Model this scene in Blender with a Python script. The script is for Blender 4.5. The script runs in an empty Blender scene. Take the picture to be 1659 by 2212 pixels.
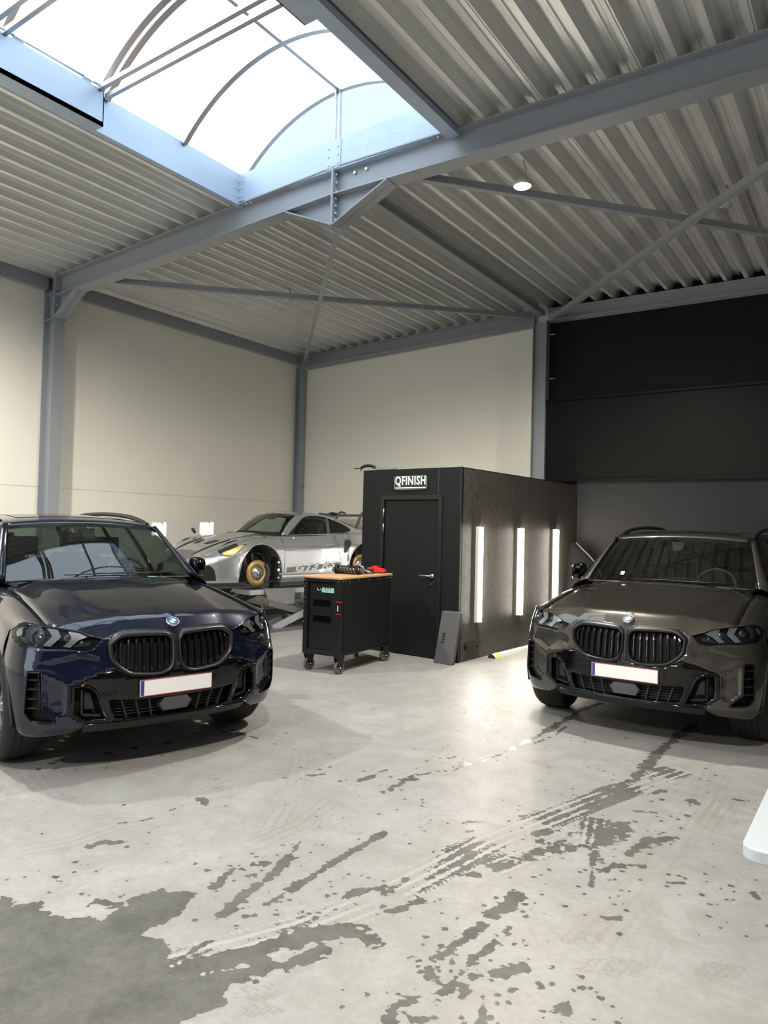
import bpy, bmesh, math, random
import numpy as np
from mathutils import Vector, Matrix
C = bpy.context.scene
col = C.collection
PI = math.pi
random.seed(7)

# ---------------------------------------------------------------- camera
EYE = Vector((0.0, 0.0, 1.65))
YAW, PITCH, ROLL = 0.6076, 0.0232, 0.0237
fw = Vector((-math.sin(YAW) * math.cos(PITCH), math.cos(YAW) * math.cos(PITCH), math.sin(PITCH)))
rt = Vector((math.cos(YAW), math.sin(YAW), 0.0))
up = rt.cross(fw)
r2 = rt * math.cos(ROLL) + up * math.sin(ROLL)
u2 = up * math.cos(ROLL) - rt * math.sin(ROLL)
cd = bpy.data.cameras.new('camera')
cam = bpy.data.objects.new('camera', cd)
col.objects.link(cam)
cam.matrix_world = Matrix(((r2.x, u2.x, -fw.x, EYE.x), (r2.y, u2.y, -fw.y, EYE.y), (r2.z, u2.z, -fw.z, EYE.z), (0, 0, 0, 1)))
cd.sensor_fit = 'HORIZONTAL'
cd.sensor_width = 36.0
cd.lens = 1550.9 / 1659.0 * 36.0
cd.clip_start = 0.05
cd.clip_end = 200
C.camera = cam

# ---------------------------------------------------------------- world, exposure
SKY = 3.0
LAMP = 1.75
C.view_settings.view_transform = 'Standard'
C.view_settings.look = 'None'
C.view_settings.gamma = 1.0
C.view_settings.use_curve_mapping = False
C.view_settings.exposure = 0.25
w = bpy.data.worlds.new('overcast_sky')
C.world = w
w.use_nodes = True
bg = w.node_tree.nodes['Background']
bg.inputs[0].default_value = (0.80, 0.90, 1.0, 1)
bg.inputs[1].default_value = SKY
C.cycles.max_bounces = 8
C.cycles.diffuse_bounces = 4
C.cycles.glossy_bounces = 4
C.cycles.transparent_max_bounces = 10
C.cycles.sample_clamp_indirect = 6
C.cycles.use_denoising = True
C.cycles.caustics_reflective = False
C.cycles.caustics_refractive = False

# lights: large daylight openings
def area(name, loc, rot, sx, sy, power, color, portal=False):
    l = bpy.data.lights.new(name, 'AREA')
    l.shape = 'RECTANGLE'; l.size = sx; l.size_y = sy; l.energy = power; l.color = color
    o = bpy.data.objects.new(name, l)
    o.location = loc; o.rotation_euler = rot
    col.objects.link(o)
    if portal:
        l.cycles.is_portal = True
    return o

# ---------------------------------------------------------------- materials
MATS = {}
def nt(name):
    m = bpy.data.materials.new(name); m.use_nodes = True
    t = m.node_tree
    return m, t, t.nodes['Principled BSDF']
def mat(name, color, rough=0.5, metal=0.0, coat=0.0, spec=0.5, emit=None, estr=0.0, noise=0.0, nscale=8.0, bump=0.0, bscale=60.0, coat_rough=0.03):
    m, t, b = nt(name)
    b.inputs['Base Color'].default_value = (*color, 1)
    b.inputs['Roughness'].default_value = rough
    b.inputs['Metallic'].default_value = metal
    b.inputs['Coat Weight'].default_value = coat
    b.inputs['Coat Roughness'].default_value = coat_rough
    b.inputs['Specular IOR Level'].default_value = spec
    if emit:
        b.inputs['Emission Color'].default_value = (*emit, 1)
        b.inputs['Emission Strength'].default_value = estr
    tc = t.nodes.new('ShaderNodeTexCoord')
    if noise > 0:
        n = t.nodes.new('ShaderNodeTexNoise'); n.inputs['Scale'].default_value = nscale; n.inputs['Detail'].default_value = 6
        t.links.new(tc.outputs['Object'], n.inputs['Vector'])
        mx = t.nodes.new('ShaderNodeMix'); mx.data_type = 'RGBA'
        mx.inputs[6].default_value = (*[c * (1 - noise) for c in color], 1)
        mx.inputs[7].default_value = (*[min(1, c * (1 + noise)) for c in color], 1)
        t.links.new(n.outputs['Fac'], mx.inputs[0]); t.links.new(mx.outputs[2], b.inputs['Base Color'])
    if bump > 0:
        n2 = t.nodes.new('ShaderNodeTexNoise'); n2.inputs['Scale'].default_value = bscale; n2.inputs['Detail'].default_value = 4
        t.links.new(tc.outputs['Object'], n2.inputs['Vector'])
        bp = t.nodes.new('ShaderNodeBump'); bp.inputs['Strength'].default_value = bump; bp.inputs['Distance'].default_value = 0.01
        t.links.new(n2.outputs['Fac'], bp.inputs['Height']); t.links.new(bp.outputs[0], b.inputs['Normal'])
    MATS[name] = m
    return m

mat('steel_paint', (0.335, 0.355, 0.385), 0.38, noise=0.05, nscale=2.0)
mat('galv_sheet', (0.84, 0.85, 0.83), 0.38, 0.35, noise=0.10, nscale=2.5)
mat('curb_sheet', (0.44, 0.53, 0.64), 0.45, 0.25, noise=0.08, nscale=3)
mat('alu', (0.62, 0.62, 0.62), 0.32, 0.9, noise=0.12, nscale=6)
mat('bolt', (0.75, 0.75, 0.72), 0.3, 0.8)
mat('matt_black', (0.008, 0.009, 0.0095), 0.6, spec=0.25, noise=0.15, nscale=3)
mat('satin_black', (0.012, 0.0125, 0.013), 0.4, spec=0.35)
mat('trim_black', (0.018, 0.018, 0.019), 0.5)
mat('gloss_black', (0.003, 0.003, 0.0035), 0.06)
mat('void_black', (0.004, 0.004, 0.004), 0.8)
mat('grille_frame', (0.035, 0.035, 0.037), 0.34, 0.5)
mat('grille_bar', (0.006, 0.006, 0.007), 0.18)
mat('rubber', (0.018, 0.018, 0.019), 0.75, bump=0.15, bscale=90)
mat('wheel_rubber', (0.10, 0.10, 0.105), 0.6)
mat('rim_grey', (0.32, 0.32, 0.34), 0.25, 0.85)
mat('chrome', (0.8, 0.8, 0.8), 0.08, 1.0)
mat('brushed_steel', (0.62, 0.62, 0.60), 0.28, 0.95)
mat('white_plate', (0.98, 0.98, 0.98), 0.4)
mat('plate_red', (0.55, 0.08, 0.1), 0.4)
mat('plate_blue', (0.03, 0.06, 0.3), 0.4)
mat('emblem_white', (0.8, 0.82, 0.85), 0.2, coat=1)
mat('emblem_blue', (0.03, 0.16, 0.5), 0.2, coat=1)
mat('emblem_ring', (0.02, 0.03, 0.06), 0.15, coat=1)
mat('lens_grey', (0.10, 0.11, 0.12), 0.12, 0.6, coat=1)
mat('lens_dark', (0.010, 0.011, 0.013), 0.08, coat=1)
mat('lens_light', (0.45, 0.48, 0.5), 0.2, 0.6, coat=1)
mat('seat_dark', (0.015, 0.015, 0.016), 0.6)
mat('interior_grey', (0.05, 0.05, 0.052), 0.6)
mat('wheel_trim', (0.3, 0.3, 0.3), 0.3, 0.6)
mat('silver_paint', (0.50, 0.515, 0.53), 0.30, 0.75, coat=1.0)
mat('silver_line', (0.10, 0.10, 0.11), 0.5)
mat('decal_grey', (0.16, 0.16, 0.16), 0.6)
mat('decal_white', (0.85, 0.85, 0.83), 0.45)
mat('disc_gold', (0.50, 0.33, 0.12), 0.42, 0.55, noise=0.35, nscale=90)
mat('disc_grey', (0.35, 0.35, 0.36), 0.35, 0.8)
mat('lamp_amber', (0.50, 0.38, 0.12), 0.35, 0.4, noise=0.4, nscale=30)
mat('caliper_dark', (0.03, 0.03, 0.03), 0.5, noise=0.3, nscale=20)
mat('part_steel', (0.30, 0.30, 0.30), 0.45, 0.7, noise=0.4, nscale=30)
mat('liner_grey', (0.16, 0.16, 0.155), 0.6, noise=0.2, nscale=10)
mat('lift_grey', (0.12, 0.125, 0.13), 0.5, noise=0.12, nscale=8)
mat('lift_light', (0.42, 0.44, 0.47), 0.45, 0.3, noise=0.08, nscale=6)
mat('wood_top', (0.58, 0.36, 0.19), 0.45, noise=0.2, nscale=14)
mat('red_plastic', (0.75, 0.02, 0.02), 0.4)
mat('white_table', (0.47, 0.53, 0.57), 0.35)
mat('yellow_label', (0.85, 0.80, 0.05), 0.5)
mat('foam_grey', (0.085, 0.085, 0.09), 0.6)
mat('cream_plastic', (0.72, 0.71, 0.66), 0.5)
mat('led_tube', (0.9, 0.9, 0.85), 0.5, emit=(1.0, 0.93, 0.80), estr=75.0)
mat('led_tube_dim', (0.9, 0.9, 0.85), 0.5, emit=(1.0, 0.95, 0.85), estr=26.0)
mat('neon_white', (0.9, 0.9, 0.9), 0.5, emit=(0.95, 0.97, 1.0), estr=1.0)
mat('lamp_glow', (1, 1, 1), 0.5, emit=(1.0, 0.86, 0.66), estr=70.0)
mat('lamp_white', (0.75, 0.75, 0.72), 0.5)
mat('brand_teal', (0.35, 0.62, 0.58), 0.5)
mat('red_line', (0.6, 0.03, 0.03), 0.5)
mat('copper_wire', (0.35, 0.12, 0.04), 0.4, 0.5)
mat('window_bright', (0.9, 0.95, 1.0), 0.5, emit=(0.9, 0.97, 1.0), estr=3.0)
mat('fender_dark', (0.006, 0.006, 0.006), 0.9, spec=0.1)

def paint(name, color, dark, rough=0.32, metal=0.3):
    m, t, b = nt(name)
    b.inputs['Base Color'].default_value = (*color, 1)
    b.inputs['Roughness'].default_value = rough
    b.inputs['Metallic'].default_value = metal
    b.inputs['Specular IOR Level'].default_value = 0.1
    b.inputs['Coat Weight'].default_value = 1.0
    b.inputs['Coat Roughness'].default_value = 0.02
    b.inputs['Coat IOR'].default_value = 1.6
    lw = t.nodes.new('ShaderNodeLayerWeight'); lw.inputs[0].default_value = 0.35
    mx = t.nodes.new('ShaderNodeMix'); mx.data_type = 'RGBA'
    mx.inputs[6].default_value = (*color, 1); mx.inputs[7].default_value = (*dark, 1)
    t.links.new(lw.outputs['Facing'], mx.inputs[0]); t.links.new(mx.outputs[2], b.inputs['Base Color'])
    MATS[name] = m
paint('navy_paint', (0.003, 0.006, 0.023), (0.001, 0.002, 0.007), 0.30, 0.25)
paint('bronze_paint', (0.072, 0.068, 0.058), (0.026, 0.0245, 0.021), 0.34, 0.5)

def glass(name, tint, rough=0.0, ior=1.55):
    m = bpy.data.materials.new(name); m.use_nodes = True; t = m.node_tree
    t.nodes.remove(t.nodes['Principled BSDF'])
    out = t.nodes['Material Output']
    tr = t.nodes.new('ShaderNodeBsdfTransparent'); tr.inputs[0].default_value = (*tint, 1)
    gl = t.nodes.new('ShaderNodeBsdfGlossy'); gl.inputs['Roughness'].default_value = rough
    fr = t.nodes.new('ShaderNodeFresnel')
    ge = t.nodes.new('ShaderNodeNewGeometry'); mi = t.nodes.new('ShaderNodeMix'); mi.data_type = 'FLOAT'
    mi.inputs[2].default_value = ior; mi.inputs[3].default_value = 1.0 / ior
    t.links.new(ge.outputs['Backfacing'], mi.inputs[0]); t.links.new(mi.outputs[0], fr.inputs[0])
    mx = t.nodes.new('ShaderNodeMixShader')
    t.links.new(fr.outputs[0], mx.inputs[0]); t.links.new(tr.outputs[0], mx.inputs[1]); t.links.new(gl.outputs[0], mx.inputs[2])
    t.links.new(mx.outputs[0], out.inputs[0])
    MATS[name] = m
glass('windscreen_glass', (0.42, 0.50, 0.46), ior=1.85)
glass('side_glass', (0.30, 0.34, 0.32))
glass('porsche_glass', (0.70, 0.78, 0.73))
glass('clear_side_glass', (0.62, 0.68, 0.64))
glass('lens_glass', (0.75, 0.78, 0.80))

# translucent skylight sheet: lets the overcast sky through, milky
def poly(name, tint, milk):
    m = bpy.data.materials.new(name); m.use_nodes = True; t = m.node_tree
    t.nodes.remove(t.nodes['Principled BSDF']); out = t.nodes['Material Output']
    tr = t.nodes.new('ShaderNodeBsdfTransparent'); tr.inputs[0].default_value = (*tint, 1)
    tl = t.nodes.new('ShaderNodeBsdfTranslucent'); tl.inputs[0].default_value = (0.8, 0.86, 0.9, 1)
    mx = t.nodes.new('ShaderNodeMixShader'); mx.inputs[0].default_value = milk
    t.links.new(tr.outputs[0], mx.inputs[1]); t.links.new(tl.outputs[0], mx.inputs[2]); t.links.new(mx.outputs[0], out.inputs[0])
    MATS[name] = m
poly('skylight_sheet', (0.92, 0.95, 0.97), 0.35)
poly('gable_sheet', (0.22, 0.27, 0.31), 0.3)

# plaster walls with a soft roller texture
def wallmat(name, c, rough=0.7, bump=0.25, mott=0.06, scale=1.2, spec=0.5):
    m, t, b = nt(name)
    g = t.nodes.new('ShaderNodeNewGeometry')
    n = t.nodes.new('ShaderNodeTexNoise'); n.inputs['Scale'].default_value = scale; n.inputs['Detail'].default_value = 5
    mx = t.nodes.new('ShaderNodeMix'); mx.data_type = 'RGBA'
    mx.inputs[6].default_value = (*[x * (1 - mott) for x in c], 1); mx.inputs[7].default_value = (*[x * (1 + mott) for x in c], 1)
    t.links.new(g.outputs['Position'], n.inputs['Vector']); t.links.new(n.outputs['Fac'], mx.inputs[0]); t.links.new(mx.outputs[2], b.inputs['Base Color'])
    b.inputs['Roughness'].default_value = rough; b.inputs['Specular IOR Level'].default_value = spec
    n2 = t.nodes.new('ShaderNodeTexNoise'); n2.inputs['Scale'].default_value = 14; n2.inputs['Detail'].default_value = 8
    bp = t.nodes.new('ShaderNodeBump'); bp.inputs['Strength'].default_value = bump; bp.inputs['Distance'].default_value = 0.02
    t.links.new(g.outputs['Position'], n2.inputs['Vector']); t.links.new(n2.outputs['Fac'], bp.inputs['Height']); t.links.new(bp.outputs[0], b.inputs['Normal'])
    MATS[name] = m
wallmat('plaster_cream', (0.94, 0.915, 0.815), 0.75, 0.06, 0.02)
wallmat('wall_black', (0.0065, 0.0065, 0.0075), 0.65, 0.05, 0.3, 0.8, 0.2)
wallmat('wall_black_panel', (0.0025, 0.0025, 0.002), 0.5, 0.04, 0.5, 1.0, 0.15)
wallmat('wall_charcoal', (0.021, 0.021, 0.023), 0.7, 0.25, 0.18, 1.5, 0.25)
wallmat('booth_black', (0.007, 0.0085, 0.0095), 0.55, 0.05, 0.2, 1.0, 0.25)
# OSB-like painted board of the booth side: dark with chip grain
def osb():
    m, t, b = nt('booth_board')
    g = t.nodes.new('ShaderNodeNewGeometry')
    mp = t.nodes.new('ShaderNodeMapping'); mp.inputs['Scale'].default_value = (30, 30, 7)
    v = t.nodes.new('ShaderNodeTexVoronoi'); v.inputs['Scale'].default_value = 1.0
    n = t.nodes.new('ShaderNodeTexNoise'); n.inputs['Scale'].default_value = 1.6; n.inputs['Detail'].default_value = 8
    t.links.new(g.outputs['Position'], mp.inputs[0]); t.links.new(mp.outputs[0], v.inputs['Vector']); t.links.new(mp.outputs[0], n.inputs['Vector'])
    cr = t.nodes.new('ShaderNodeValToRGB')
    cr.color_ramp.elements[0].position = 0.33; cr.color_ramp.elements[0].color = (0.030, 0.027, 0.024, 1)
    cr.color_ramp.elements[1].position = 0.52; cr.color_ramp.elements[1].color = (0.072, 0.067, 0.059, 1)
    t.links.new(n.outputs['Fac'], cr.inputs[0]); t.links.new(cr.outputs[0], b.inputs['Base Color'])
    b.inputs['Roughness'].default_value = 0.5
    bp = t.nodes.new('ShaderNodeBump'); bp.inputs['Strength'].default_value = 0.3; bp.inputs['Distance'].default_value = 0.004
    t.links.new(n.outputs['Fac'], bp.inputs['Height']); t.links.new(bp.outputs[0], b.inputs['Normal'])
    MATS['booth_board'] = m
osb()

# ---------------------------------------------------------------- mesh helpers
class MB:
    def __init__(self):
        self.v = []; self.f = []; self.m = []; self.sm = []
    def add(self, vs, fs, mi=0, smooth=False):
        b = len(self.v); self.v += [tuple(x) for x in vs]
        for f in fs:
            self.f.append([b + i for i in f]); self.m.append(mi); self.sm.append(smooth)
        return self
    def box(self, x0, x1, y0, y1, z0, z1, mi=0):
        vs = [(x, y, z) for x in (x0, x1) for y in (y0, y1) for z in (z0, z1)]
        return self.add(vs, [(0, 1, 3, 2), (4, 6, 7, 5), (0, 4, 5, 1), (2, 3, 7, 6), (0, 2, 6, 4), (1, 5, 7, 3)], mi)
    def cbox(self, c, s, mi=0):
        return self.box(c[0] - s[0] / 2, c[0] + s[0] / 2, c[1] - s[1] / 2, c[1] + s[1] / 2, c[2] - s[2] / 2, c[2] + s[2] / 2, mi)
    def bar(self, a, b, wd, hg, upv=(0, 0, 1), mi=0):
        a = Vector(a); b = Vector(b); d = (b - a).normalized(); u = Vector(upv)
        s = d.cross(u)
        if s.length < 1e-6: s = d.cross(Vector((1, 0, 0)))
        s.normalize(); u = s.cross(d)
        vs = []
        for p in (a, b):
            for i, j in ((-1, -1), (1, -1), (1, 1), (-1, 1)):
                vs.append(p + s * (i * wd / 2) + u * (j * hg / 2))
        return self.add(vs, [(0, 1, 2, 3), (7, 6, 5, 4), (0, 4, 5, 1), (1, 5, 6, 2), (2, 6, 7, 3), (3, 7, 4, 0)], mi)
    def tube(self, pts, r, n=8, mi=0, closed=False, caps=True, rads=None):
        pts = [Vector(p) for p in pts]; N = len(pts); rings = []
        prev = None
        for i, p in enumerate(pts):
            if closed: d = pts[(i + 1) % N] - pts[i - 1]
            else: d = pts[min(i + 1, N - 1)] - pts[max(i - 1, 0)]
            d.normalize()
            if prev is None:
                s = d.cross(Vector((0, 0, 1)))
                if s.length < 1e-3: s = d.cross(Vector((1, 0, 0)))
            else:
                s = prev - d * prev.dot(d)
            s.normalize(); prev = s; u = s.cross(d)
            rr = rads[i] if rads else r
            rings.append([p + s * (rr * math.cos(2 * PI * k / n)) + u * (rr * math.sin(2 * PI * k / n)) for k in range(n)])
        vs = [q for R in rings for q in R]; fs = []
        for i in range(N if closed else N - 1):
            j = (i + 1) % N
            for k in range(n):
                fs.append((i * n + k, i * n + (k + 1) % n, j * n + (k + 1) % n, j * n + k))
        self.add(vs, fs, mi, True)
        if caps and not closed:
            b = len(self.v) - len(vs)
            self.f.append([b + k for k in range(n)][::-1]); self.m.append(mi); self.sm.append(False)
            self.f.append([b + (N - 1) * n + k for k in range(n)]); self.m.append(mi); self.sm.append(False)
        return self
    def cyl(self, a, b, r, n=24, mi=0, r2=None):
        return self.tube([a, b], r, n, mi, rads=[r, r if r2 is None else r2])
    def lathe(self, prof, n=32, origin=(0, 0, 0), axis='z', mi=0, smooth=True, close=False):
        vs = []; fs = []; M = len(prof); o = Vector(origin)
        for i in range(n):
            a = 2 * PI * i / n
            for r, h in prof:
                c, s = r * math.cos(a), r * math.sin(a)
                q = (c, s, h) if axis == 'z' else ((h, c, s) if axis == 'x' else (c, h, s))
                vs.append(o + Vector(q))
        for i in range(n):
            j = (i + 1) % n
            for k in range(M if close else M - 1):
                k2 = (k + 1) % M
                fs.append((i * M + k, j * M + k, j * M + k2, i * M + k2))
        return self.add(vs, fs, mi, smooth)
    def prism(self, poly, fn0, fn1, mi=0):
        """poly: 2D points; fn0/fn1 map (u,v) to the two faces."""
        n = len(poly)
        vs = [fn0(*p) for p in poly] + [fn1(*p) for p in poly]
        fs = [tuple(range(n))[::-1], tuple(range(n, 2 * n))] + [(i, (i + 1) % n, n + (i + 1) % n, n + i) for i in range(n)]
        return self.add(vs, fs, mi)
    def grid(self, rows, mi=0, smooth=True, flip=False):
        R = len(rows); S = len(rows[0]); vs = [p for r in rows for p in r]; fs = []
        for i in range(R - 1):
            for j in range(S - 1):
                q = (i * S + j, i * S + j + 1, (i + 1) * S + j + 1, (i + 1) * S + j)
                fs.append(q[::-1] if flip else q)
        return self.add(vs, fs, mi, smooth)
    def mirror_y(self):
        b = len(self.v); self.v += [(x, -y, z) for x, y, z in self.v]
        n = len(self.f)
        for i in range(n):
            self.f.append([b + k for k in self.f[i][::-1]]); self.m.append(self.m[i]); self.sm.append(self.sm[i])
        return self
    def build(self, name, mats, parent=None, loc=None, bevel=0, solid=0, subsurf=0, weld=False, recalc=True, autosm=None):
        me = bpy.data.meshes.new(name)
        me.from_pydata(self.v, [], self.f)
        if isinstance(mats, str): mats = [mats]
        for m in mats: me.materials.append(MATS[m])
        me.polygons.foreach_set('material_index', self.m)
        me.polygons.foreach_set('use_smooth', self.sm)
        if weld or recalc:
            bm = bmesh.new(); bm.from_mesh(me)
            if weld: bmesh.ops.remove_doubles(bm, verts=bm.verts, dist=1e-4)
            if recalc: bmesh.ops.recalc_face_normals(bm, faces=bm.faces)
            bm.to_mesh(me); bm.free()
        me.update()
        o = bpy.data.objects.new(name, me); col.objects.link(o)
        if parent: o.parent = parent
        if loc: o.location = loc
        if solid:
            s = o.modifiers.new('solid', 'SOLIDIFY'); s.thickness = solid; s.offset = -1
        if bevel:
            s = o.modifiers.new('bevel', 'BEVEL'); s.width = bevel; s.segments = 2; s.limit_method = 'ANGLE'; s.angle_limit = 0.7
        if subsurf:
            s = o.modifiers.new('sub', 'SUBSURF'); s.levels = subsurf; s.render_levels = subsurf
        return o
def tag(o, label=None, cat=None, group=None, kind=None):
    if label: o['label'] = label
    if cat: o['category'] = cat
    if group: o['group'] = group
    if kind: o['kind'] = kind
    return o
def empty(name, loc=(0, 0, 0), rz=0.0, label=None, cat=None, group=None):
    o = bpy.data.objects.new(name, None); o.empty_display_size = 0.1
    o.location = loc; o.rotation_euler = (0, 0, rz); col.objects.link(o)
    return tag(o, label, cat, group)
def struct(o):
    o['kind'] = 'structure'; return o
def copy_tree(o, parent=None):
    c = o.copy(); col.objects.link(c)
    if parent is not None: c.parent = parent
    for ch in list(o.children): copy_tree(ch, c)
    return c
def cr(pts, n, closed=False):
    """Catmull-Rom through tuples, n samples per span"""
    P = [np.array(p, float) for p in pts]; N = len(P); out = []
    for i in range(N if closed else N - 1):
        if closed: a, b, c_, d = P[i - 1], P[i], P[(i + 1) % N], P[(i + 2) % N]
        else:
            b, c_ = P[i], P[i + 1]; a = P[i - 1] if i > 0 else 2 * b - c_; d = P[i + 2] if i + 2 < N else 2 * c_ - b
        for k in range(n):
            t = k / n
            out.append(tuple(0.5 * (2 * b + (c_ - a) * t + (2 * a - 5 * b + 4 * c_ - d) * t * t + (3 * b - a - 3 * c_ + d) * t ** 3)))
    if not closed: out.append(tuple(P[-1]))
    return out
def interp(x, xs, ys):
    return float(np.interp(x, xs, ys))
def sinterp(x, xs, ys):
    """smooth (monotone-ish cubic) interpolation"""
    xs = list(xs); ys = list(ys); n = len(xs)
    if x <= xs[0]: return ys[0]
    if x >= xs[-1]: return ys[-1]
    i = max(k for k in range(n) if xs[k] <= x)
    i = min(i, n - 2)
    h = xs[i + 1] - xs[i]; t = (x - xs[i]) / h
    def sl(k):
        if k == 0: return (ys[1] - ys[0]) / (xs[1] - xs[0])
        if k == n - 1: return (ys[-1] - ys[-2]) / (xs[-1] - xs[-2])
        a = (ys[k] - ys[k - 1]) / (xs[k] - xs[k - 1]); b = (ys[k + 1] - ys[k]) / (xs[k + 1] - xs[k])
        if a * b <= 0: return 0.0
        return 2 * a * b / (a + b)
    m0, m1 = sl(i), sl(i + 1)
    return (2 * t ** 3 - 3 * t * t + 1) * ys[i] + (t ** 3 - 2 * t * t + t) * h * m0 + (-2 * t ** 3 + 3 * t * t) * ys[i + 1] + (t ** 3 - t * t) * h * m1
# ================================================================ the hall
XL, XR, YB, YF, XC = -10.41, 1.25, 11.695, -9.0, -4.84
YP = 5.95                       # portal frame web
def deck_z(x):
    return 5.315 + 0.034 * (x + 10.41) if x < XC else 5.505 - 0.021 * (x - XC)
def raf_z(x):                   # underside of the rafters
    return 5.199 + 0.0385 * (x - XC) if x < XC else 5.199 - 0.0212 * (x - XC)
# left wall with the two small windows at its foot and the panel joint
WINS = [(7.93, 8.24, 1.42, 1.67), (9.0, 9.33, 1.46, 1.70)]
def wall_with_holes(mb, x, y0, y1, z0, z1, holes, th, sgn):
    ys = sorted({y0, y1, *[h[0] for h in holes], *[h[1] for h in holes]})
    for a, b in zip(ys[:-1], ys[1:]):
        hs = [h for h in holes if h[0] <= a + 1e-6 and h[1] >= b - 1e-6]
        zs = [z0] + [q for h in sorted(hs, key=lambda h: h[2]) for q in (h[2], h[3])] + [z1]
        for k in range(0, len(zs), 2):
            mb.box(min(x, x - th), max(x, x - th), a, b, zs[k], zs[k + 1])
mb = MB()
wall_with_holes(mb, XL, YF, YB + 0.2, 0.0, 2.148, WINS, 0.2, 1)
wall_with_holes(mb, XL, YF, YB + 0.2, 2.158, 5.73, [], 0.2, 1)
mb.box(XL - 0.2, XL - 0.012, YF, YB, 2.148, 2.158)
struct(mb.build('wall_left', 'plaster_cream'))
for i, (a, b, c, d) in enumerate(WINS):
    f = MB()
    f.box(XL - 0.15, XL - 0.11, a, b, c, c + 0.02); f.box(XL - 0.15, XL - 0.11, a, b, d - 0.02, d)
    f.box(XL - 0.15, XL - 0.11, a, a + 0.02, c, d); f.box(XL - 0.15, XL - 0.11, b - 0.02, b, c, d)
    fo = struct(f.build('window_%d' % (i + 1), 'white_plate'))
    g = MB(); g.box(XL - 0.14, XL - 0.13, a + 0.02, b - 0.02, c + 0.02, d - 0.02)
    g.build('window_pane', 'window_bright', fo)
# back wall: cream bay with panel joints, then the black bay
mb = MB()
for z0, z1 in ((0, 2.156), (2.168, 3.862), (3.874, 5.45)):
    mb.box(XL - 0.2, XC + 0.1, YB, YB + 0.2, z0, z1 if z1 < 5 else 5.73)
mb.box(XL, XC, YB + 0.012, YB + 0.1, 2.156, 2.168); mb.box(XL, XC, YB + 0.012, YB + 0.1, 3.862, 3.874)
struct(mb.build('wall_back', 'plaster_cream'))
mb = MB(); mb.box(XC + 0.1, XR + 0.2, YB, YB + 0.2, 3.80, 5.73)
struct(mb.build('wall_back_black', 'wall_black'))
mb = MB(); mb.box(XC + 0.13, XR, YB - 0.16, YB, 2.50, 3.86)
mb.box(XC + 0.13, XR, YB - 0.20, YB, 3.86, 3.90); mb.box(XC + 0.13, XR, YB - 0.22, YB - 0.16, 2.50, 2.535)
struct(mb.build('wall_back_black_panel', 'wall_black_panel'))
mb = MB(); mb.box(-4.80, XR, YB - 0.14, YB, 0.0, 2.50)
struct(mb.build('wall_back_charcoal', 'wall_charcoal'))
# right wall and the wall behind the camera (seen only in reflections)
mb = MB(); mb.box(XR, XR + 0.2, YF, YB, 0, 5.73)
struct(mb.build('wall_right', 'wall_charcoal'))
mb = MB(); mb.box(XL, -7.4, YF - 0.2, YF, 0, 5.5); mb.box(-2.3, XR, YF - 0.2, YF, 0, 5.5); mb.box(-7.4, -2.3, YF - 0.2, YF, 4.2, 5.5)
struct(mb.build('wall_front', 'plaster_cream'))
# trapezoid roof deck; the skylight slot is left open
def deck(x0, x1, y0, y1, name):
    P = 0.28; prof = []
    k0 = math.floor(x0 / P)
    pat = [(0.0, 0.0), (0.046, 0.0), (0.074, 0.062), (0.080, 0.066), (0.094, 0.135), (0.150, 0.135), (0.160, 0.120), (0.176, 0.120), (0.186, 0.135), (0.232, 0.135), (0.246, 0.066), (0.252, 0.062)]
    k = k0; pts = []
    while k * P < x1 + P:
        for u, h in pat:
            hh = h
            pts.append((k * P + u, hh))
            if k % 3 == 0 and u == 0.046:
                pts[-1] = (k * P + 0.030, 0.0); pts.append((k * P + 0.032, 0.012)); pts.append((k * P + 0.040, 0.012)); pts.append((k * P + 0.042, 0.0)); pts.append((k * P + 0.050, 0.0))
        k += 1
    pts = [p for p in pts if x0 <= p[0] <= x1]
    pts = [(x0, pts[0][1])] + pts + [(x1, pts[-1][1])]
    ys = list(np.linspace(y0, y1, max(2, int((y1 - y0) / 1.0) + 1)))
    rows = [[(x, y, deck_z(x) + h) for x, h in pts] for y in ys]
    m = MB().grid(rows, 0, False)
    return struct(m.build(name, 'galv_sheet', solid=0.004))
SY0 = -3.2
deck(XL, XR, 5.86, YB + 0.15, 'ceiling')
deck(XL, -6.30, YF, 5.86, 'ceiling_left')
deck(-3.38, XR, YF, 5.86, 'ceiling_right')
deck(-6.30, -3.38, YF, SY0, 'ceiling_front')
mb = MB(); mb.box(XL - 0.3, -6.35, YF - 0.2, YB + 0.2, 5.72, 5.80); mb.box(-3.33, XR + 0.3, YF - 0.2, YB + 0.2, 5.72, 5.80)
mb.box(-6.35, -3.33, 6.02, YB + 0.2, 5.72, 5.80); mb.box(-6.35, -3.33, YF - 0.2, SY0 - 0.1, 5.72, 5.80)
struct(mb.build('ceiling_roof_board', 'liner_grey'))
# skylight: curbs, arched ribs, translucent sheets
sk = empty('skylight', (XC, 2.0, 5.44), 0, 'barrel skylight of milky sheets on arched metal ribs above the hall', 'skylight')
def local(mb, o):
    mb.v = [(x - o[0], y - o[1], z - o[2]) for x, y, z in mb.v]; return mb
SO = (XC, 2.0, 5.44)
ZB, RISE, HW = 5.79, 0.60, 1.43
RR = (HW * HW + RISE * RISE) / (2 * RISE); A0 = math.asin(HW / RR)
def arch(t, dr=0.0):            # t in -1..1
    a = A0 * t
    return XC + (RR + dr) * math.sin(a), ZB + RISE - RR + (RR + dr) * math.cos(a)
m = MB(); m.box(-6.30, -6.265, SY0, 5.98, 5.43, 5.79); m.box(-6.33, -6.262, SY0, 5.98, 5.425, 5.445); m.box(-6.33, -6.27, SY0, 5.98, 5.79, 5.80)
local(m, SO).build('side_curb', 'curb_sheet', sk)
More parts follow.
